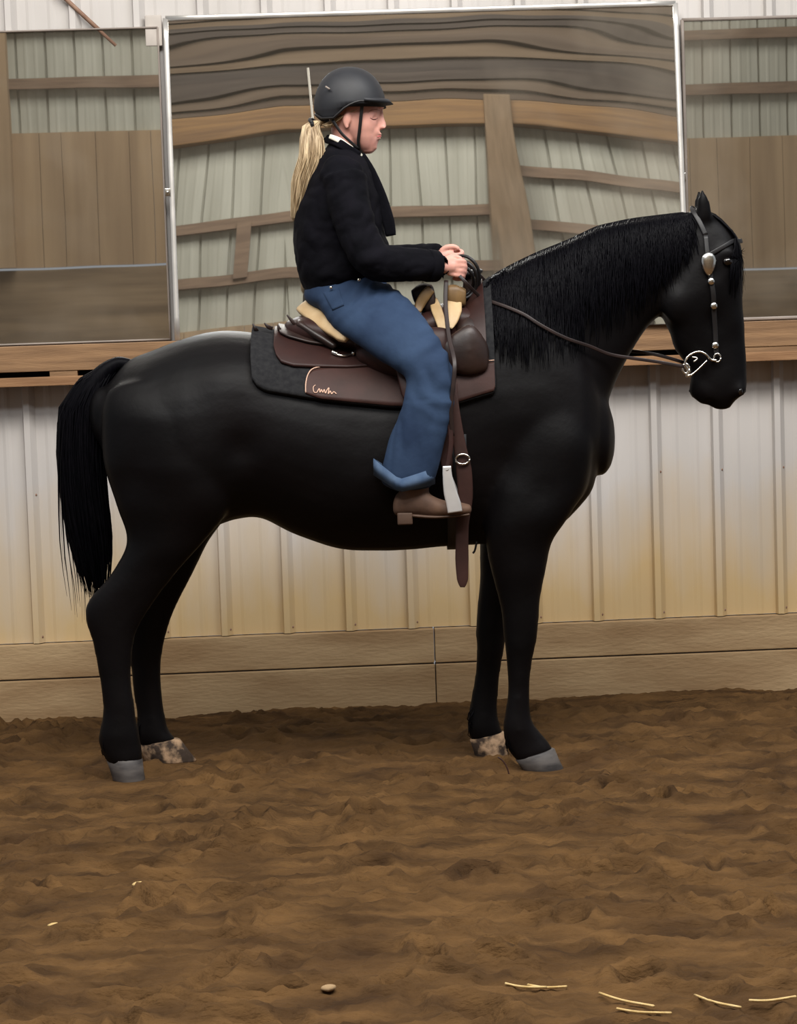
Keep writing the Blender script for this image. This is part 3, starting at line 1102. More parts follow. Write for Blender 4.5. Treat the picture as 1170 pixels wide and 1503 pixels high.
# swell (fork) of the pommel with a stitched edge, horn with a wrap
k = MB()
for s_ in (-1, 1):
    k.ball(P(688, 500, s_ * .14), (.058, .075, .085), 14)
    k.ball(P(689, 518, s_ * .21), (.056, .05, .07), 14)
loft(k, [(672, 450, 668, 520, .16, 0), (688, 446, 690, 520, .17, 0), (704, 462, 706, 520, .14, 0)], 24)
loft(k, [(650, 500, 660, 548, .03, -.265), (690, 475, 690, 552, .035, -.27), (714, 500, 714, 545, .02, -.26)], 16)
swell = remesh(k, 'swell', M['leather_dark'], saddle, 0.008, 8)
k = MB()
pts = []
for a in np.linspace(-1.3, 2.2, 16):
    q_ = P(688 + 24 * math.cos(a), 508 + 38 * math.sin(a), -.3)
    pts.append(q_)
k = MB()
k.tube([Vector((p_.x, -.285, p_.z)) for p_ in pts], 0.0028, 6, sub=2)
k.build('roll_edge', M['leather_lt'], swell)
k = MB()
k.tube([P(684, 458, 0), P(688, 430, 0), P(690, 408, 0)], [.034, .024, .022], 16)
k.build('horn', M['leather_dark'], saddle)
k = MB()
T_ = Matrix.Rotation(-0.25, 3, 'Y')
k.ball(P(691, 402, 0), (.045, .042, .014), 12, T_)
k.build('horn_cap', M['tack_black'], saddle)
# pale leather on the fork: wrap, pad and strap ends
k = MB()
loft(k, [(652, 426, 652, 446, .05, -.07), (656, 419, 656, 450, .065, -.07), (670, 418, 670, 452, .07, -.07), (683, 424, 682, 450, .06, -.07)], 18, e=.4, dome=.12)
k.build('horn_wrap', M['tan'], saddle)
k = MB()
k.tube([P(667, 438, -.115), P(666, 455, -.16), P(664, 470, -.19), P(661, 482, -.205)], [1.0, 1.15, .8, .25], 12, flat=(.025, .006, (0, 1, 0)))
k.build('fork_patch', M['rawhide'], saddle)
k = MB()
k.tube([P(636, 440, -.10), P(641, 455, -.15), P(647, 472, -.19), P(651, 488, -.215)], [.8, 1, .9, .7], 12, flat=(.019, .006, (0, 1, 0)))
k.build('fork_strap', M['rawhide'], saddle)
k = MB()
loft(k, [(604, 426, 610, 446, .05, -.07), (618, 416, 622, 458, .06, -.07), (634, 418, 640, 464, .06, -.07)], 16, e=.5, dome=.15)
k.build('seat_roll', M['leather_dark'], saddle)
k = MB()
k.tube([P(633, 424, -.135), P(624, 434, -.138), P(616, 448, -.14), P(614, 458, -.15)], [1, 1.2, 1.1, .6], 10, flat=(.016, .005, (0, 1, 0)))
k.build('worn_flap', M['tan'], saddle)
# silver plate and its two rosettes on the skirt
edge_line([(490, 537), (505, 540), (522, 536)], 0.046, 0.0042, 'chrome', saddle, 'skirt_plate')
edge_line([(487, 535), (492, 537), (495, 538)], 0.047, 0.0075, 'chrome', saddle, 'rosette')
edge_line([(517, 538), (521, 536), (525, 533)], 0.047, 0.0075, 'chrome', saddle, 'rosette')
# saddle strings at the back
for (a, b_) in (((440, 480), (421, 462)), ((446, 478), (428, 470)), ((400, 482), (388, 474)), ((378, 486), (371, 475)), ((412, 486), (408, 476))):
    MB().tube([P(a[0], a[1], -.10), P((a[0] + b_[0]) / 2, (a[1] + b_[1]) / 2 + 2, -.11), P(b_[0], b_[1], -.11)], [1, 1, .3], 6, flat=(.007, .002, (0, 1, 0))).build('saddle_string', M['leather_dark'], saddle)
# fender and stirrup leather behind the rider's leg
k = MB()
k.tube([P(612, 530, -.30), P(622, 570, -.335), P(640, 630, -.345), P(654, 670, -.35), P(657, 690, -.352)], [1.0, 1.05, .7, .3, .22], 12, flat=(.075, .004, (0, 1, 0)))
k.build('fender', M['leather'], saddle)
st = MB()
st.tube([P(659, 612, -.385), P(662, 650, -.39), P(656, 690, -.395)], 1.0, 10, flat=(.009, .004, (0, 1, 0)))
st.build('stirrup_leather', M['leather'], saddle)
k = MB()
k.tube([P(656, 684, -.438), P(657, 700, -.438), P(661, 722, -.438), P(666, 740, -.438), P(668, 752, -.438)], [.62, .72, 1.0, 1.1, 1.1], 12, flat=(.0225, .0035, (0, 1, 0)))
k.tube([P(656, 684, -.352), P(657, 700, -.350), P(663, 722, -.335), P(667, 740, -.325), P(668, 752, -.325)], [.62, .72, 1.0, 1.1, 1.1], 12, flat=(.0225, .0035, (0, 1, 0)))
a, b_ = P(656, 688, -.44), P(656, 688, -.35)
k.tube([a, b_], .008, 10)
stirrup = k.build('stirrup', M['alu'], saddle)
MB().tube([P(656, 690, -.444), P(656, 690, -.436)], .006, 10).build('bolt', M['dark'], stirrup)
k = MB()
c = P(669, 756, -.38)
k.box((c.x - .034, -.442, c.z - .010), (c.x + .034, -.320, c.z + .010), None, .005)
k.build('tread', M['tack_black'], stirrup)
# off stirrup
k = MB()
k.tube([Vector((p_.x, -p_.y, p_.z)) for p_ in (P(612, 530, -.30), P(622, 570, -.335), P(640, 630, -.345), P(657, 690, -.352))], [1.0, 1.05, .6, .22], 12, flat=(.075, .004, (0, 1, 0)))
k.build('fender', M['leather_dark'], saddle)
k = MB()
for Ya in (.438, .335):
    k.tube([Vector((P(656, 684, -.438).x, Ya, P(656, 684, -.438).z)), Vector((P(666, 740, -.438).x, Ya, P(666, 740, -.438).z)), Vector((P(668, 752, -.438).x, Ya, P(668, 752, -.438).z))], 1, 12, flat=(.0225, .0035, (0, 1, 0)))
k.tube([Vector((a.x, .44, a.z)), Vector((a.x, .335, a.z))], .008, 8)
k.box((c.x - .034, .33, c.z - .010), (c.x + .034, .442, c.z + .010), None, .005)
k.build('stirrup', M['alu'], saddle)
# latigo hanging from the fork down past the stirrup, with its buckle, and the cinch under the belly
k = MB()
k.tube([P(664, 560, -.325), P(667, 600, -.345), P(674, 650, -.35), P(681, 690, -.35), P(683, 730, -.345), P(679, 770, -.34), P(678, 820, -.335), P(679, 850, -.333), P(679, 862, -.333)], [.7, .8, 1.0, 1.25, 1.2, 1.0, 1.05, .9, .35], 12, flat=(.0215, .0035, (0, 1, 0)), sub=5)
k.build('latigo', M['leather_lt'], saddle)
k = MB()
q_ = P(679, 674, -.362)
rg = [q_ + Vector((.024 * math.cos(x), 0, .017 * math.sin(x))) for x in [2 * math.pi * j / 20 for j in range(21)]]
k.tube(rg, .0035, 8, sub=1)
k.build('buckle', M['chrome'], saddle)
k = MB()
cn = []
for j in range(33):
    a = math.pi * j / 32
    x = P(668, 700, 0).x
    d_ = Vector((0, -math.cos(a), -math.sin(a)))
    c = Vector((x, 0, 1.08))
    h = HB.ray_cast(c + d_ * 1.2, -d_)
    cn.append(h[0] + d_ * .008 if h[0] is not None else c + d_ * .3)
cn[0] = cn[0] + Vector((0, 0, .10))
k.tube(cn, 1.0, 10, flat=(.035, .006, (0, 1, 0.02)), sub=1) if False else None
rg = []
for j, p_ in enumerate(cn):
    a = math.pi * j / 32
    d_ = Vector((0, -math.cos(a), -math.sin(a)))
    rg.append([p_ + Vector((sx_ * .036, 0, 0)) + d_ * e_ for sx_, e_ in ((-1, -.004), (-1, .006), (1, .006), (1, -.004))])
k.rings(rg)
k.build('cinch', M['tack_black'], saddle)
MB().tube([P(700, 795, -.12), P(697, 808, -.12), P(694, 812, -.12)], .004, 6).build('cinch_ring', M['tack_black'], saddle)

# bridle and reins
bridle = empty('bridle', P(1045, 450, 0))
tag(bridle, 'black bridle with silver conchos, curb bit and brown reins on the horse\'s head', 'bridle')


def strap(pts, w_, th, mname, name, par=bridle, n_=10, sub=4, rad=None):
    return MB().tube(pts, rad or 1.0, n_, flat=(w_, th, (0, 1, 0)), sub=sub).build(name, M[mname], par)


cp = [on(x, y, .007) for x, y in ((1036, 345), (1039, 375), (1043, 405), (1047, 430), (1048, 455), (1050, 485), (1051, 510), (1052, 524))]
strap(cp, .009, .003, 'tack_black', 'cheekpiece')
strap([Vector((p_.x, -p_.y, p_.z)) for p_ in cp], .009, .003, 'tack_black', 'cheekpiece')
top = P(1016, 308, 0)
strap([cp[0], on(1028, 328, .006), P(1019, 312, -.04), top + Vector((0, 0, .006)), P(1019, 312, .04), Vector((cp[0].x, -cp[0].y, cp[0].z))], .009, .003, 'tack_black', 'crownpiece')
strap([cp[1], on(1062, 362, .007), on(1076, 354, .008), P(1086, 354, -.02), P(1086, 354, .02), Vector((on(1062, 362, .007).x, -on(1062, 362, .007).y, on(1062, 362, .007).z))], .008, .003, 'tack_black', 'browband')
# teardrop concho
c = on(1040, 383, .013)
k = MB()
rg = []
for s_, e_ in ((1.0, 0.0), (1.02, -.003), (.85, -.007), (.5, -.010), (.15, -.011)):
    rg.append([c + Vector((.027 * s_ * math.cos(t) * (1 - .22 * max(0, -math.sin(t))), e_, (.030 if math.sin(t) > 0 else .052) * s_ * math.sin(t) + .008 * 0)) for t in [2 * math.pi * j / 24 for j in range(24)]])
k.rings(rg)
k.build('teardrop_concho', M['chrome'], bridle)
for (x, y) in ((1044, 413), (1048, 449), (1050, 507)):
    MB().ball(on(x, y, .012), (.0125, .006, .0125), 9).build('concho', M['chrome'], bridle)
# curb bit
for s_ in (-1, 1):
    k = MB()
    Yb = s_ * .072
    k.tube([P(1052, 529, Yb), P(1044, 528, Yb), P(1036, 520, Yb), P(1026, 516, Yb), P(1014, 520, Yb), P(1007, 528, Yb), P(1006, 536, Yb), P(1010, 543, Yb), P(1008, 552, Yb), P(1014, 550, Yb)], .0042, 8)
    k.tube([P(1012, 553, Yb), P(1026, 541, Yb), P(1038, 529, Yb)], .0032, 8)
    k.tube([P(1016, 524, Yb), P(1024, 526, Yb), P(1018, 531, Yb)], .003, 8)
    rg = [P(1053, 525, Yb) + Vector((.012 * math.cos(x), 0, .015 * math.sin(x))) for x in [2 * math.pi * j / 14 for j in range(15)]]
    k.tube(rg, .0028, 8, sub=1)
    rg = [P(1007, 541, Yb) + Vector((.012 * math.cos(x), 0, .017 * math.sin(x))) for x in [2 * math.pi * j / 14 for j in range(15)]]
    k.tube(rg, .0035, 8, sub=1)
    k.build('bit_shank', M['chrome'], bridle)
MB().tube([P(1048, 528, -.072), P(1046, 530, 0), P(1048, 528, .072)], .006, 8).build('mouthpiece', M['chrome'], bridle)
# near rein: hand, withers, along the neck, bit
npts = [P(668, 397, -.115), P(684, 415, -.14)] + [on(x, y, .028) for x, y in ((707, 437), (725, 444), (745, 451), (770, 462), (795, 478), (830, 496), (865, 508), (895, 520))] + [P(930, 526, -.10), P(965, 531, -.082), P(1004, 538, -.074)]
strap(npts, .006, .0025, 'rein', 'near_rein', sub=5)
fp = [P(672, 380, .06), P(700, 400, .12), P(740, 440, .19), P(800, 480, .22), P(870, 510, .17), P(926, 515, .10), P(965, 521, .078), P(1004, 532, .072)]
strap(fp, .006, .0025, 'rein', 'far_rein', sub=5)
# rein ends: over the horn in coils, and down past the knee
k = MB()
for r_, dz, Yk in ((26, 0, -.055), (22, 3, -.07), (17, 5, -.045)):
    pts = [P(678 + r_ * math.cos(a), 408 + dz + r_ * 1.25 * math.sin(a), Yk + .02 * math.sin(2 * a)) for a in np.linspace(-2.2, 1.4, 14)]
    k.tube(pts, .006, 8, sub=2)
k.build('rein_coil', M['tack_black'], bridle)
strap([P(655, 412, -.14), P(654, 440, -.19), P(656, 470, -.25), P(660, 500, -.32), P(667, 530, -.40), P(666, 560, -.41), P(662, 600, -.40), P(664, 640, -.385)], .0075, .003, 'rein', 'rein_end', sub=5)

# ------------------------------------------------------------------ THE RIDER
# body: one continuous figure under the clothes
B = MB()
loft(B, [(540, 420, 462, 430, .14, 0), (552, 380, 452, 380, .135, 0), (548, 330, 452, 335, .15, 0), (536, 280, 466, 285, .16, 0), (530, 252, 478, 250, .13, 0), (524, 236, 488, 230, .06, 0), (520, 222, 488, 212, .052, 0), (526, 206, 486, 190, .055, 0), (530, 190, 486, 170, .06, 0)], 24)
# skull and face
loft(B, [(548, 122, 492, 124, .05, 0), (558, 135, 484, 140, .070, 0), (560, 150, 481, 155, .076, 0), (558, 166, 482, 172, .075, 0), (556, 178, 486, 184, .070, 0), (554, 190, 496, 194, .063, 0), (552, 202, 508, 204, .054, 0), (549, 213, 520, 216, .040, 0), (546, 220, 528, 222, .026, 0)], 26, e=0.9)
loft(B, [(562, 162, 552, 162, .010, 0), (563.5, 172, 552, 172, .011, 0), (566.5, 181, 552, 182, .014, 0), (567, 186, 553, 188, .016, 0), (561, 190, 553, 190, .014, 0)], 14)      # nose
B.ball(P(560, 155, 0), (.012, .045, .012), 8)                   # brow
loft(B, [(552, 180, 520, 182, .052, 0), (556, 189, 520, 190, .045, 0), (558, 195, 522, 196, .040, 0), (556.5, 200, 524, 200, .038, 0), (556, 206, 524, 206, .036, 0), (553.5, 213, 526, 213, .032, 0), (550, 220, 530, 220, .024, 0)], 20)
B.ball(P(557.5, 197, 0), (.0075, .018, .005), 8)                # lips
B.ball(P(556.5, 203, 0), (.0075, .016, .005), 8)
B.ball(P(548, 216, 0), (.014, .020, .013), 8)                   # chin
for s_ in (-1, 1):
    B.ball(P(563, 187, s_ * .011), (.008, .007, .006), 6)       # nostril wing
    # ear
    E = Matrix.Rotation(0.15, 3, 'Y')
    B.ball(P(509, 174, s_ * .076), (.015, .008, .028), 8, E)
    B.ball(P(509, 185, s_ * .076), (.008, .007, .010), 8)
# arms
ARM = [(505, 262, .165, .042), (518, 320, .215, .040), (540, 372, .245, .036), (560, 386, .24, .034), (600, 388, .19, .030), (636, 390, .135, .024), (652, 392, .12, .022)]


def arm(s_, dy=0.0, dx_=0.0):
    pts = []
    for j, (x, y, Yd, r) in enumerate(ARM):
        q_ = max(0, (j - 3) / 3)
        pts.append(P(x + dx_ * q_, y + dy * q_, s_ * (Yd if s_ < 0 else Yd - .05 * q_)))
    return pts


for s_, dy, dx_ in ((-1, 0, 0), (1, -14, 2)):
    B.tube(arm(s_, dy, dx_), [a[3] for a in ARM], 14)
# hands, fingers curled round the reins


def hand(s_, ox, oy, Yh):
    q = lambda x, y, dY=0: P(ox + x, oy + y, s_ * (Yh + dY))
    B.tube([q(-6, 0), q(4, 0), q(14, -1), q(20, -1)], [.020, .026, .028, .024], 14)
    B.ball(q(10, -1), (.030, .016, .030), 10)
    for j, (fy, ln, r) in enumerate(((-9, 1.0, .0088), (-2, 1.08, .0092), (5, 1.0, .0088), (12, .82, .0078))):
        B.tube([q(8, fy * .8, .004), q(20, fy, .012), q(20 + 11 * ln, fy + 1, .006), q(20 + 11 * ln, fy + 5, -.016), q(20 + 2 * ln, fy + 6, -.026), q(14, fy + 5, -.022)],
               [r, r * 1.1, r * 1.05, r, r * .92, r * .8], 10)
    B.tube([q(2, -8, -.008), q(10, -14, -.014), q(20, -15, -.014), q(28, -11, -.012)], [.012, .0105, .0098, .008], 10)


hand(-1, 650, 392, .115)
hand(1, 646, 377, .06)
# legs down to the feet
LEG = [(505, 440, .08, .07), (545, 462, .14, .065), (585, 490, .22, .055), (622, 540, .33, .042), (626, 580, .36, .042), (618, 640, .36, .045), (604, 700, .36, .034), (604, 735, .365, .032)]
for s_ in (-1, 1):
    pts = [P(x, y, -Yd) for x, y, Yd, r in LEG]
    ft = [P(600, 738, -.365), P(640, 744, -.37), P(680, 748, -.375)]
    if s_ > 0:
        pts = [Vector((p_.x, -p_.y, p_.z)) for p_ in pts]
        ft = [Vector((p_.x, -p_.y, p_.z)) for p_ in ft]
    B.tube(pts, [a[3] for a in LEG], 14)
    B.tube(ft, [.024, .022, .014], 12)
FACE = [(P(x, y, sg_ * Y_), r, a) for sg_ in (-1, 1) for x, y, Y_, r, a in (
    (551, 173, .048, .011, -.0045), (549, 171, .054, .006, .0028), (548, 162, .060, .013, .002), (541, 184, .058, .022, .003), (554, 201, .030, .006, -.0025),
    (549, 195, .045, .010, -.0015), (555, 208, .012, .007, -.003), (520, 205, .055, .02, .0015), (534, 176, .07, .012, -.001))]


def fbump(co, n_):
    a = 0.0
    if co.z > 1.98:
        for c_, r_, h_ in FACE:
            d2 = (co - c_).length_squared / (r_ * r_)
            if d2 < 7:
                a += h_ * math.exp(-d2)
    return a


person = remesh(B, 'person', M['skin'], None, 0.0038, 6, 0.5, fbump)
PB = BVHTree.FromPolygons([v.co.copy() for v in person.data.vertices], [tuple(p.vertices) for p in person.data.polygons])


def face(px, py, off=0.0005):
    d_ = (P(px, py, 0) - CAM).normalized()
    h_ = PB.ray_cast(CAM, d_)
    return (h_[0] - d_ * off) if h_[0] is not None else P(px, py, -.05)


def flip(p_):
    return Vector((p_.x, -p_.y, p_.z))


tag(person, 'person in black jacket, jeans and riding helmet sitting upright holding the reins', 'person')
# lips, brows and lashes as coloured parts
lp = [face(553.5, 200.8), face(556.5, 200.2)]
k = MB()
k.tube(lp + [P(558.6, 200, 0)] + [flip(p_) for p_ in lp[::-1]], [.0012, .0026, .0034, .0026, .0012], 8)
k.build('lips', M['lip'], person)
M['lash'] = mat('lash', (84, 50, 46), 0.7)
M['brow'] = mat('brow_hair', (160, 112, 96), 0.7)
lash = [face(543.5, 173), face(547, 175), face(551, 175), face(554.5, 173.2)]
bro = [face(540, 165.5), face(546, 161.5), face(553, 161), face(558, 163)]
for f_ in (lambda p_: p_, flip):
    MB().tube([f_(p_) for p_ in lash], [.0008, .0016, .0018, .0008], 6).build('eyelashes', M['lash'], person)
    MB().tube([f_(p_) for p_ in bro], [.001, .002, .002, .001], 6).build('eyebrow', M['brow'], person)

# jacket
J = MB()
loft(J, [(560, 412, 448, 430, .155, 0), (572, 396, 440, 410, .175, 0), (572, 372, 433, 380, .18, 0), (567, 345, 430, 350, .18, 0), (563, 310, 434, 318, .19, 0), (554, 278, 444, 285, .20, 0), (546, 254, 459, 252, .185, 0), (538, 236, 472, 226, .125, 0), (532, 230, 479, 213, .068, 0), (527, 225, 482, 207, .058, 0)], 30, e=0.88)
JR = [.078, .074, .068, .067, .062, .056, .052]
for s_, dy, dx_ in ((-1, 0, 0), (1, -14, 2)):
    pts = arm(s_, dy, dx_)
    pts[-1] = pts[-2].lerp(pts[-1], 0.25)
    J.tube(pts, JR, 16)
    J.ball(P(500, 256, s_ * .155), (.075, .06, .07), 12)


def jfold(co, n_):
    a = mnoise.noise(Vector((co.x * 9, co.y * 9, co.z * 17))) * 0.007
    b2 = abs(mnoise.noise(Vector((co.x * 16 + co.z * 9, co.y * 12, co.z * 20 - co.x * 12)))) * 0.008
    return a + b2 - 0.003


jacket = remesh(J, 'jacket', M['jacket'], person, 0.007, 3, 0.5, jfold)
# hanging front edge, hem band, cuffs and collar
k = MB()
k.tube([P(531, 226, -.045), P(545, 252, -.05), P(560, 290, -.05), P(570, 325, -.055), P(574, 346, -.06)], [.5, .8, 1, 1.1, .9], 10, flat=(.020, .007, (0.2, 1, 0)))
k.build('front_edge', M['jacket'], jacket)
k = MB()
k.tube([P(527, 229, -.05), P(510, 218, -.066), P(494, 208, -.062), P(480, 204, 0), P(494, 208, .062), P(510, 218, .066), P(527, 229, .05), P(536, 238, 0.03)], 1.0, 10, flat=(.016, .006, (0, 1, 0.001)))
k.build('collar', M['jacket'], jacket)
for s_, dy, dx_ in ((-1, 0, 0), (1, -14, 2)):
    pts = arm(s_, dy, dx_)
    a = pts[-2].lerp(pts[-1], 0.3)
    dd = (pts[-2] - pts[-3]).normalized()
    k = MB()
    k.tube([a - dd * .045, a - dd * .04, a - dd * .002, a + dd * .002], [.05, .057, .055, .046], 20, sub=1)
    k.build('cuff', M['jacket'], jacket)
# pale shirt collar showing at the throat
k = MB()
k.tube([P(484, 200, -.055), P(498, 206, -.068), P(512, 216, -.066), P(527, 227, -.05), P(540, 240, -.03)], [.8, 1, 1, 1, .5], 10, flat=(.010, .004, (0, 1, 0)))
k.build('shirt_collar', M['shirt'], person)

# jeans
D = MB()
loft(D, [(556, 398, 452, 415, .145, 0), (566, 412, 446, 432, .165, 0), (580, 436, 452, 446, .18, 0), (592, 460, 478, 466, .18, 0), (590, 480, 512, 488, .13, 0)], 28)
leg = MB()
loft(leg, [(545, 406, 462, 440, .09, -.09), (575, 421, 485, 476, .10, -.15), (612, 453, 520, 502, .10, -.23), (640, 490, 560, 530, .09, -.30), (657, 520, 592, 552, .078, -.34), (667, 545, 595, 572, .072, -.355),
           (666, 575, 592, 592, .068, -.365), (660, 615, 584, 615, .068, -.365), (652, 650, 573, 645, .070, -.365), (642, 690, 564, 680, .072, -.365), (636, 708, 560, 700, .07, -.365)], 28, cap=True)
merge(D, leg)
merge(D, mirror_y(leg))


def dfold(co, n_):
    a = mnoise.noise(co * 7) * 0.006
    b2 = 0
    p_ = P(655, 545, -.36)
    dd = (co - p_).length
    r_ = math.exp(-(dd / .14) ** 2)
    b2 += r_ * 0.005 * math.sin(dd * 120 + mnoise.noise(co * 12) * 3)
    c_ = P(545, 430, -.15)
    dd = (co - c_).length
    b2 += math.exp(-(dd / .12) ** 2) * 0.005 * math.sin((co.x - co.z) * 110 + mnoise.noise(co * 10) * 3)
    b2 += 0.006 * abs(mnoise.noise(Vector((co.x * 22, co.y * 18, co.z * 5)))) if co.z < 1.3 else 0
    return a + b2


jeans = remesh(D, 'jeans', M['denim'], person, 0.007, 5, 0.5, dfold)
# turned-up cuffs
for s_ in (-1, 1):
    k = MB()
    rg = []
    for kk, e_ in ((0, 0.0), (1, 0.004), (2, 0.004), (3, -0.006)):
        ring = []
        for j in range(36):
            a = 2 * math.pi * j / 36
            ca, sa = math.cos(a), math.sin(a)
            top_y = float(np.interp(ca, [-1, -.25, 1], [674, 702, 686]))
            bot_y = float(np.interp(ca, [-1, -.25, 1], [696, 719, 709]))
            cx = 597
            rx = 40 if kk in (0, 3) else 42
            if ca < 0:
                rx += 7 * (-ca)
            yy = [top_y, top_y - 1, bot_y + 1, bot_y - 1][kk]
            q_ = P(cx + rx * ca, yy, -.365)
            ring.append(Vector((q_.x, (-.365 + (.076 + e_) * sa) * (1 if s_ < 0 else -1), q_.z)))
        rg.append(ring)
    k.rings(rg, cap=False, closed=True)
    k.build('cuff', M['denim_in'], jeans)
# rivets, pocket stitching
for (x, y) in ((486, 422), (527, 411)):
    h = P(x, y, -.175)
    MB().ball(h, (.006, .004, .006), 7).build('rivet', M['chrome'], jeans)
# back pocket on the hip
JB = BVHTree.FromPolygons([v.co.copy() for v in jeans.data.vertices], [tuple(p.vertices) for p in jeans.data.polygons])


def patch(bvh, corners, n_, off):
    vs, fs = [], []
    A_, B_, C_, D_ = [Vector(c) for c in corners]
    for l_ in (off, -0.002):
        for j_ in range(n_ + 1):
            for i_ in range(n_ + 1):
                a_ = A_.lerp(B_, i_ / n_)
                b2_ = D_.lerp(C_, i_ / n_)
                q_ = a_.lerp(b2_, j_ / n_)
                d_ = (P(q_.x, q_.y, 0) - CAM).normalized()
                h_ = bvh.ray_cast(CAM, d_)
                base = h_[0] if h_[0] is not None else P(q_.x, q_.y, -.15)
                vs.append(base - d_ * l_)
    N_ = (n_ + 1) ** 2
    for j_ in range(n_):
        for i_ in range(n_):
            k_ = j_ * (n_ + 1) + i_
            fs.append((k_, k_ + n_ + 1, k_ + n_ + 2, k_ + 1))
    ed = [i_ for i_ in range(n_ + 1)] + [j_ * (n_ + 1) + n_ for j_ in range(1, n_ + 1)] + [n_ * (n_ + 1) + i_ for i_ in range(n_ - 1, -1, -1)] + [j_ * (n_ + 1) for j_ in range(n_ - 1, 0, -1)]
    for a_, b_ in zip(ed, ed[1:] + ed[:1]):
        fs.append((a_, b_, b_ + N_, a_ + N_))
    return MB().add(vs, fs)


patch(JB, [(474, 430), (498, 423), (505, 448), (488, 456)], 8, .002).build('back_pocket', M['denim'], jeans)
# boots
for s_ in (-1, 1):
    k = MB()
    loft(k, [(586, 722, 583, 757, .030, -.37), (600, 716, 600, 758, .038, -.37), (618, 716, 618, 758, .038, -.37), (636, 728, 634, 759, .036, -.375), (655, 735, 655, 758, .042, -.38), (674, 737, 674, 757, .042, -.385), (688, 740, 688, 755, .028, -.385)], 20)
    loft(k, [(632, 690, 585, 690, .042, -.365), (630, 712, 586, 712, .04, -.367), (630, 735, 587, 735, .036, -.37)], 20)
    if s_ > 0:
        k = mirror_y(k)
    bt = remesh(k, 'boot', M['boot'], person, 0.0055, 4)
    k = MB()
    q0, q1 = P(583, 752, -.37), P(606, 769, -.37)
    k.box((q0.x, -.40, q1.z), (q1.x, -.34, q0.z), None, .005)
    loft(k, [(606, 753, 606, 759, .034, -.37), (640, 755, 640, 761, .036, -.375), (688, 752, 688, 757, .03, -.385)], 14)
    if s_ > 0:
        k = mirror_y(k)
    k.build('sole', M['sole'], bt)

# hair: ponytail and the gather at the nape
pt_c = [(478, 184, 9, -.02), (466, 178, 9, -.03), (456, 186, 11, -.04), (458, 204, 17, -.05), (458, 232, 19, -.06), (447, 262, 18, -.06), (440, 292, 12, -.055), (433, 316, 6, -.05), (432, 325, 2, -.05)]


def pony(i_):
    a, r = random.uniform(0, 2 * math.pi), math.sqrt(random.random())
    ln = random.uniform(0.78, 1.0)
    ph = random.uniform(0, 6)
    pts = []
    for j in range(14):
        q_ = j / 13 * ln * (len(pt_c) - 1)
        a_ = min(int(q_), len(pt_c) - 2)
        f = q_ - a_
        c0, c1 = pt_c[a_], pt_c[a_ + 1]
        cx, cy, rr_, Yp = [c0[z_] * (1 - f) + c1[z_] * f for z_ in range(4)]
        pts.append(P(cx + rr_ * r * math.cos(a) + 1.2 * math.sin(ph + q_ * 1.2), cy, Yp) + Vector((0, rr_ / 415 * .8 * r * math.sin(a), 0)))
    return pts


k = strands(MB(), None, pony, 520, 0.0022)
loft(k, [(464, 176, 460, 184, .016, -.035), (466, 192, 448, 190, .025, -.04), (470, 215, 448, 215, .03, -.05), (466, 240, 444, 236, .03, -.055), (456, 268, 436, 262, .025, -.055), (446, 294, 434, 290, .016, -.05)], 14)
hair = k.build('hair', M['hair'], person)
k = MB()


def nape(i_):
    Yn = random.uniform(-.074, .074)
    sx0 = random.uniform(484, 530)
    sy0 = 158 + (530 - sx0) * .35
    return [P(sx0, sy0, Yn), P(sx0 * .6 + 484 * .4, sy0 + 8, Yn * 1.02), P(486, 182 + random.uniform(-5, 5), Yn * .95), P(472, 183, Yn * .5), P(462, 180, -.02)]


for i_ in range(260):
    strands(k, None, lambda _: smooth_path(nape(0), [0] * 5, 2)[0], 1, .0022)
k.build('swept_hair', M['hair'], hair)
MB().tube([P(458, 180, -.058), P(455, 176, -.03), P(458, 176, 0), P(463, 180, -.006), P(463, 186, -.03), P(459, 186, -.055), P(458, 180, -.058)], .007, 8).build('hair_tie', M['tack_black'], hair)

# helmet
C0 = P(513, 152, 0)


def rimpy(ca):
    return float(np.interp(ca, [-1, -.8, -.45, -.1, .25, .7, 1], [168, 176, 176, 160, 152, 151, 150]))


k = MB()
rows, NA = 16, 48
for sh in (0,):
    rg = []
    for i_ in range(rows + 1):
        t = i_ / rows
        ring = []
        for j in range(NA):
            a = 2 * math.pi * j / NA
            ca, sa = math.cos(a), math.sin(a)
            rx = (.128 if ca > 0 else .126)
            top_z = P(513, 98, 0).z
            rim_z = P(513 + 50 * ca, rimpy(ca), 0).z
            eq = C0.z - .02
            # elevation profile: superellipse from the top to the equator, then straight down
            ang = t * math.pi / 2 * 1.0
            if t < 0.75:
                an = t / 0.75 * math.pi / 2
                rad = math.sin(an) ** .92
                z = eq + (top_z - eq) * math.cos(an) ** .95
            else:
                f = (t - .75) / .25
                rad = 1 - .05 * f * (1.5 if ca < 0 else .6)
                z = eq + (rim_z - eq) * f
            ring.append(Vector((C0.x + rx * rad * ca, .108 * rad * sa, z)))
        rg.append(ring)
    inner = [[Vector((C0.x + (p_.x - C0.x) * .9, p_.y * .9, C0.z + (p_.z - C0.z) * .9 + .004)) for p_ in r] for r in rg[::-1]]
    for r in range(len(inner)):
        pass
    inner[0] = [Vector((C0.x + (p_.x - C0.x) * .92, p_.y * .92, p_.z + .002)) for p_ in rg[-1]]
    k.rings(rg[1:] + inner[:-1])
helmet = k.build('helmet', M['helmet'], person)
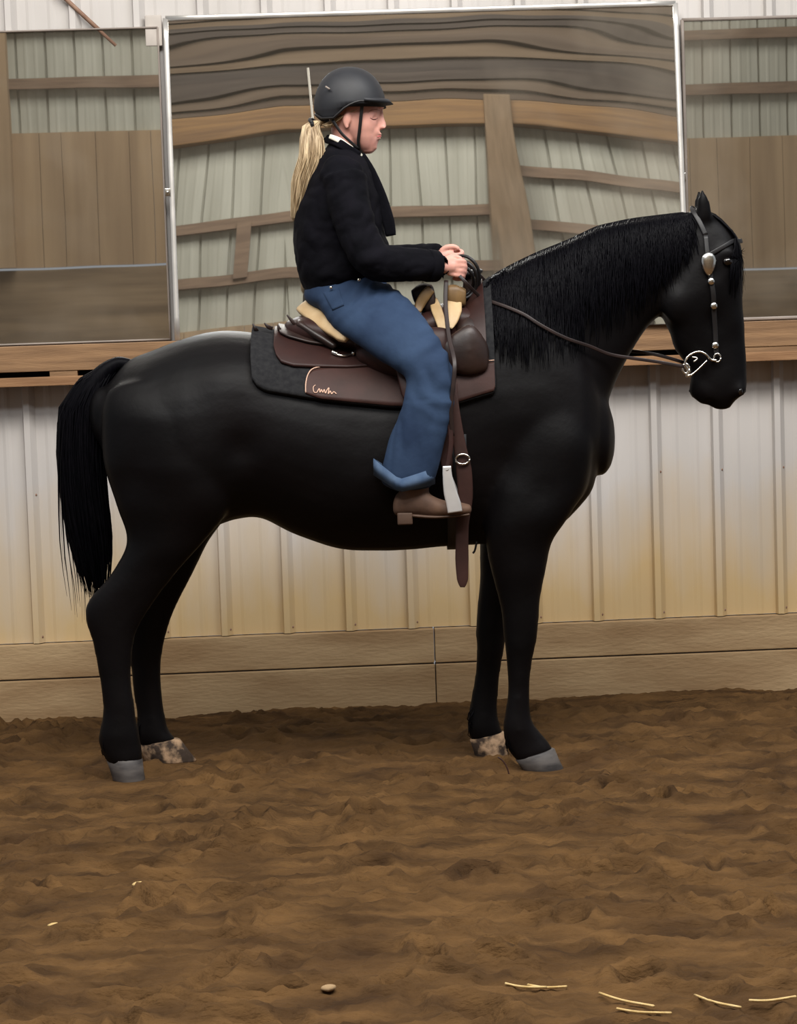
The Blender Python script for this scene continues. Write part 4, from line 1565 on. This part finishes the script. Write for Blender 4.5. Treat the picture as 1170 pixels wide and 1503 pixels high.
# brim
k = MB()
rg = []
NB = 22
outer, inn = [], []
for j in range(NB + 1):
    a = -1.15 + 2.3 * j / NB
    ca, sa = math.cos(a), math.sin(a)
    base = Vector((C0.x + .124 * ca, .105 * sa, P(560, 146, 0).z))
    ext = .030 * max(0, math.cos(a * 1.3)) ** .6
    tip = Vector((base.x + ext * ca, base.y + ext * sa * .6, P(577, 153, 0).z + .004 * (1 - ca)))
    root_ = Vector((C0.x + .112 * ca, .096 * sa, base.z - .002))
    rg.append([root_ + Vector((0, 0, .007)), tip.lerp(base, .5) + Vector((0, 0, .007)), tip, tip.lerp(base, .5) - Vector((0, 0, .003)), root_ - Vector((0, 0, .004))])
k.rings(rg)
k.build('brim', M['helmet'], helmet)
# raised badge ovals, rim binding and chin straps
k = MB()
k.tube([P(478, 127, -.088), P(484, 131, -.094)], .0035, 6)
k.build('badge', M['greyframe'], helmet)
k = MB()
k.tube([Vector((C0.x + .120 * math.cos(a), .105 * math.sin(a), P(513 + 50 * math.cos(a), rimpy(math.cos(a)), 0).z)) for a in [2 * math.pi * j / 40 for j in range(41)]], .0045, 8, sub=1)
k.build('rim_binding', M['tack_black'], helmet)
k = MB()
for s_ in (-1, 1):
    k.tube([P(532, 151, s_ * .092), P(530, 170, s_ * .082), P(528, 190, s_ * .072), P(526, 208, s_ * .058), P(528, 220, s_ * .04), P(532, 225, s_ * .012)], 1.0, 8, flat=(.0058, .002, (0, 1, 0)))
    k.tube([P(488, 176, s_ * .08), P(500, 194, s_ * .074), P(512, 206, s_ * .066), P(526, 218, s_ * .048)], 1.0, 8, flat=(.0052, .002, (0, 1, 0)))
k.build('chin_strap', M['tack_black'], helmet)

# ------------------------------------------------------------------ straw on the footing
straws = [((742, 1449), (802, 1456), 'long pale straw stalk lying in the foreground dirt, leftmost of the stalks at lower right'),
          ((775, 1451), (832, 1455), 'pale straw stalk overlapping another in the foreground dirt'),
          ((880, 1463), (960, 1484), 'straw stalk lying near the bottom edge right of centre'),
          ((1020, 1466), (1088, 1486), 'thick straw stalk near the bottom right corner'),
          ((1100, 1474), (1168, 1470), 'straw stalk at the right bottom corner, nearly level'),
          ((905, 1486), (985, 1494), 'bent straw stalk at the very bottom of the dirt')]


def gp(px, py):
    d_ = C3 @ Vector(((px - IW / 2) / FPX, -(py - IH / 2) / FPX, -1))
    z_ = 0.0
    for _ in range(12):
        t = (z_ - CAM.z) / d_.z
        q = CAM + d_ * t
        z_ = ground_z(q.x, q.y)
    return q


for (a, b_, lb) in straws:
    pts = []
    for t in (0, .2, .4, .6, .8, 1):
        q_ = gp(a[0] + (b_[0] - a[0]) * t, a[1] + (b_[1] - a[1]) * t + 2 * math.sin(t * 4))
        pts.append(q_ + Vector((0, 0, .009)))
    tag(MB().tube(pts, .0032, 6, sub=2).build('straw', M['straw'], None), lb, 'straw', 'straw scattered on the arena dirt')
for (x, y, lb) in ((204, 1302, 'small pale wood chip on the dirt at left, below the hind hooves'), (80, 1363, 'tiny pale chip on the dirt near the lower left corner'), (482, 1455, 'small flat clod chip in the bottom foreground left of centre')):
    q_ = gp(x, y)
    k = MB()
    k.ball(q_ + Vector((0, 0, .008)), (.018, .012, .008), 7)
    for i_, v in enumerate(k.v):
        nz_ = mnoise.noise(Vector(v) * 60) * .006
        k.v[i_] = (v[0] + nz_, v[1] + nz_, v[2] + nz_ * .4)
    tag(k.build('wood_chip', M['straw'] if x < 400 else M['kick']), lb, 'chip')
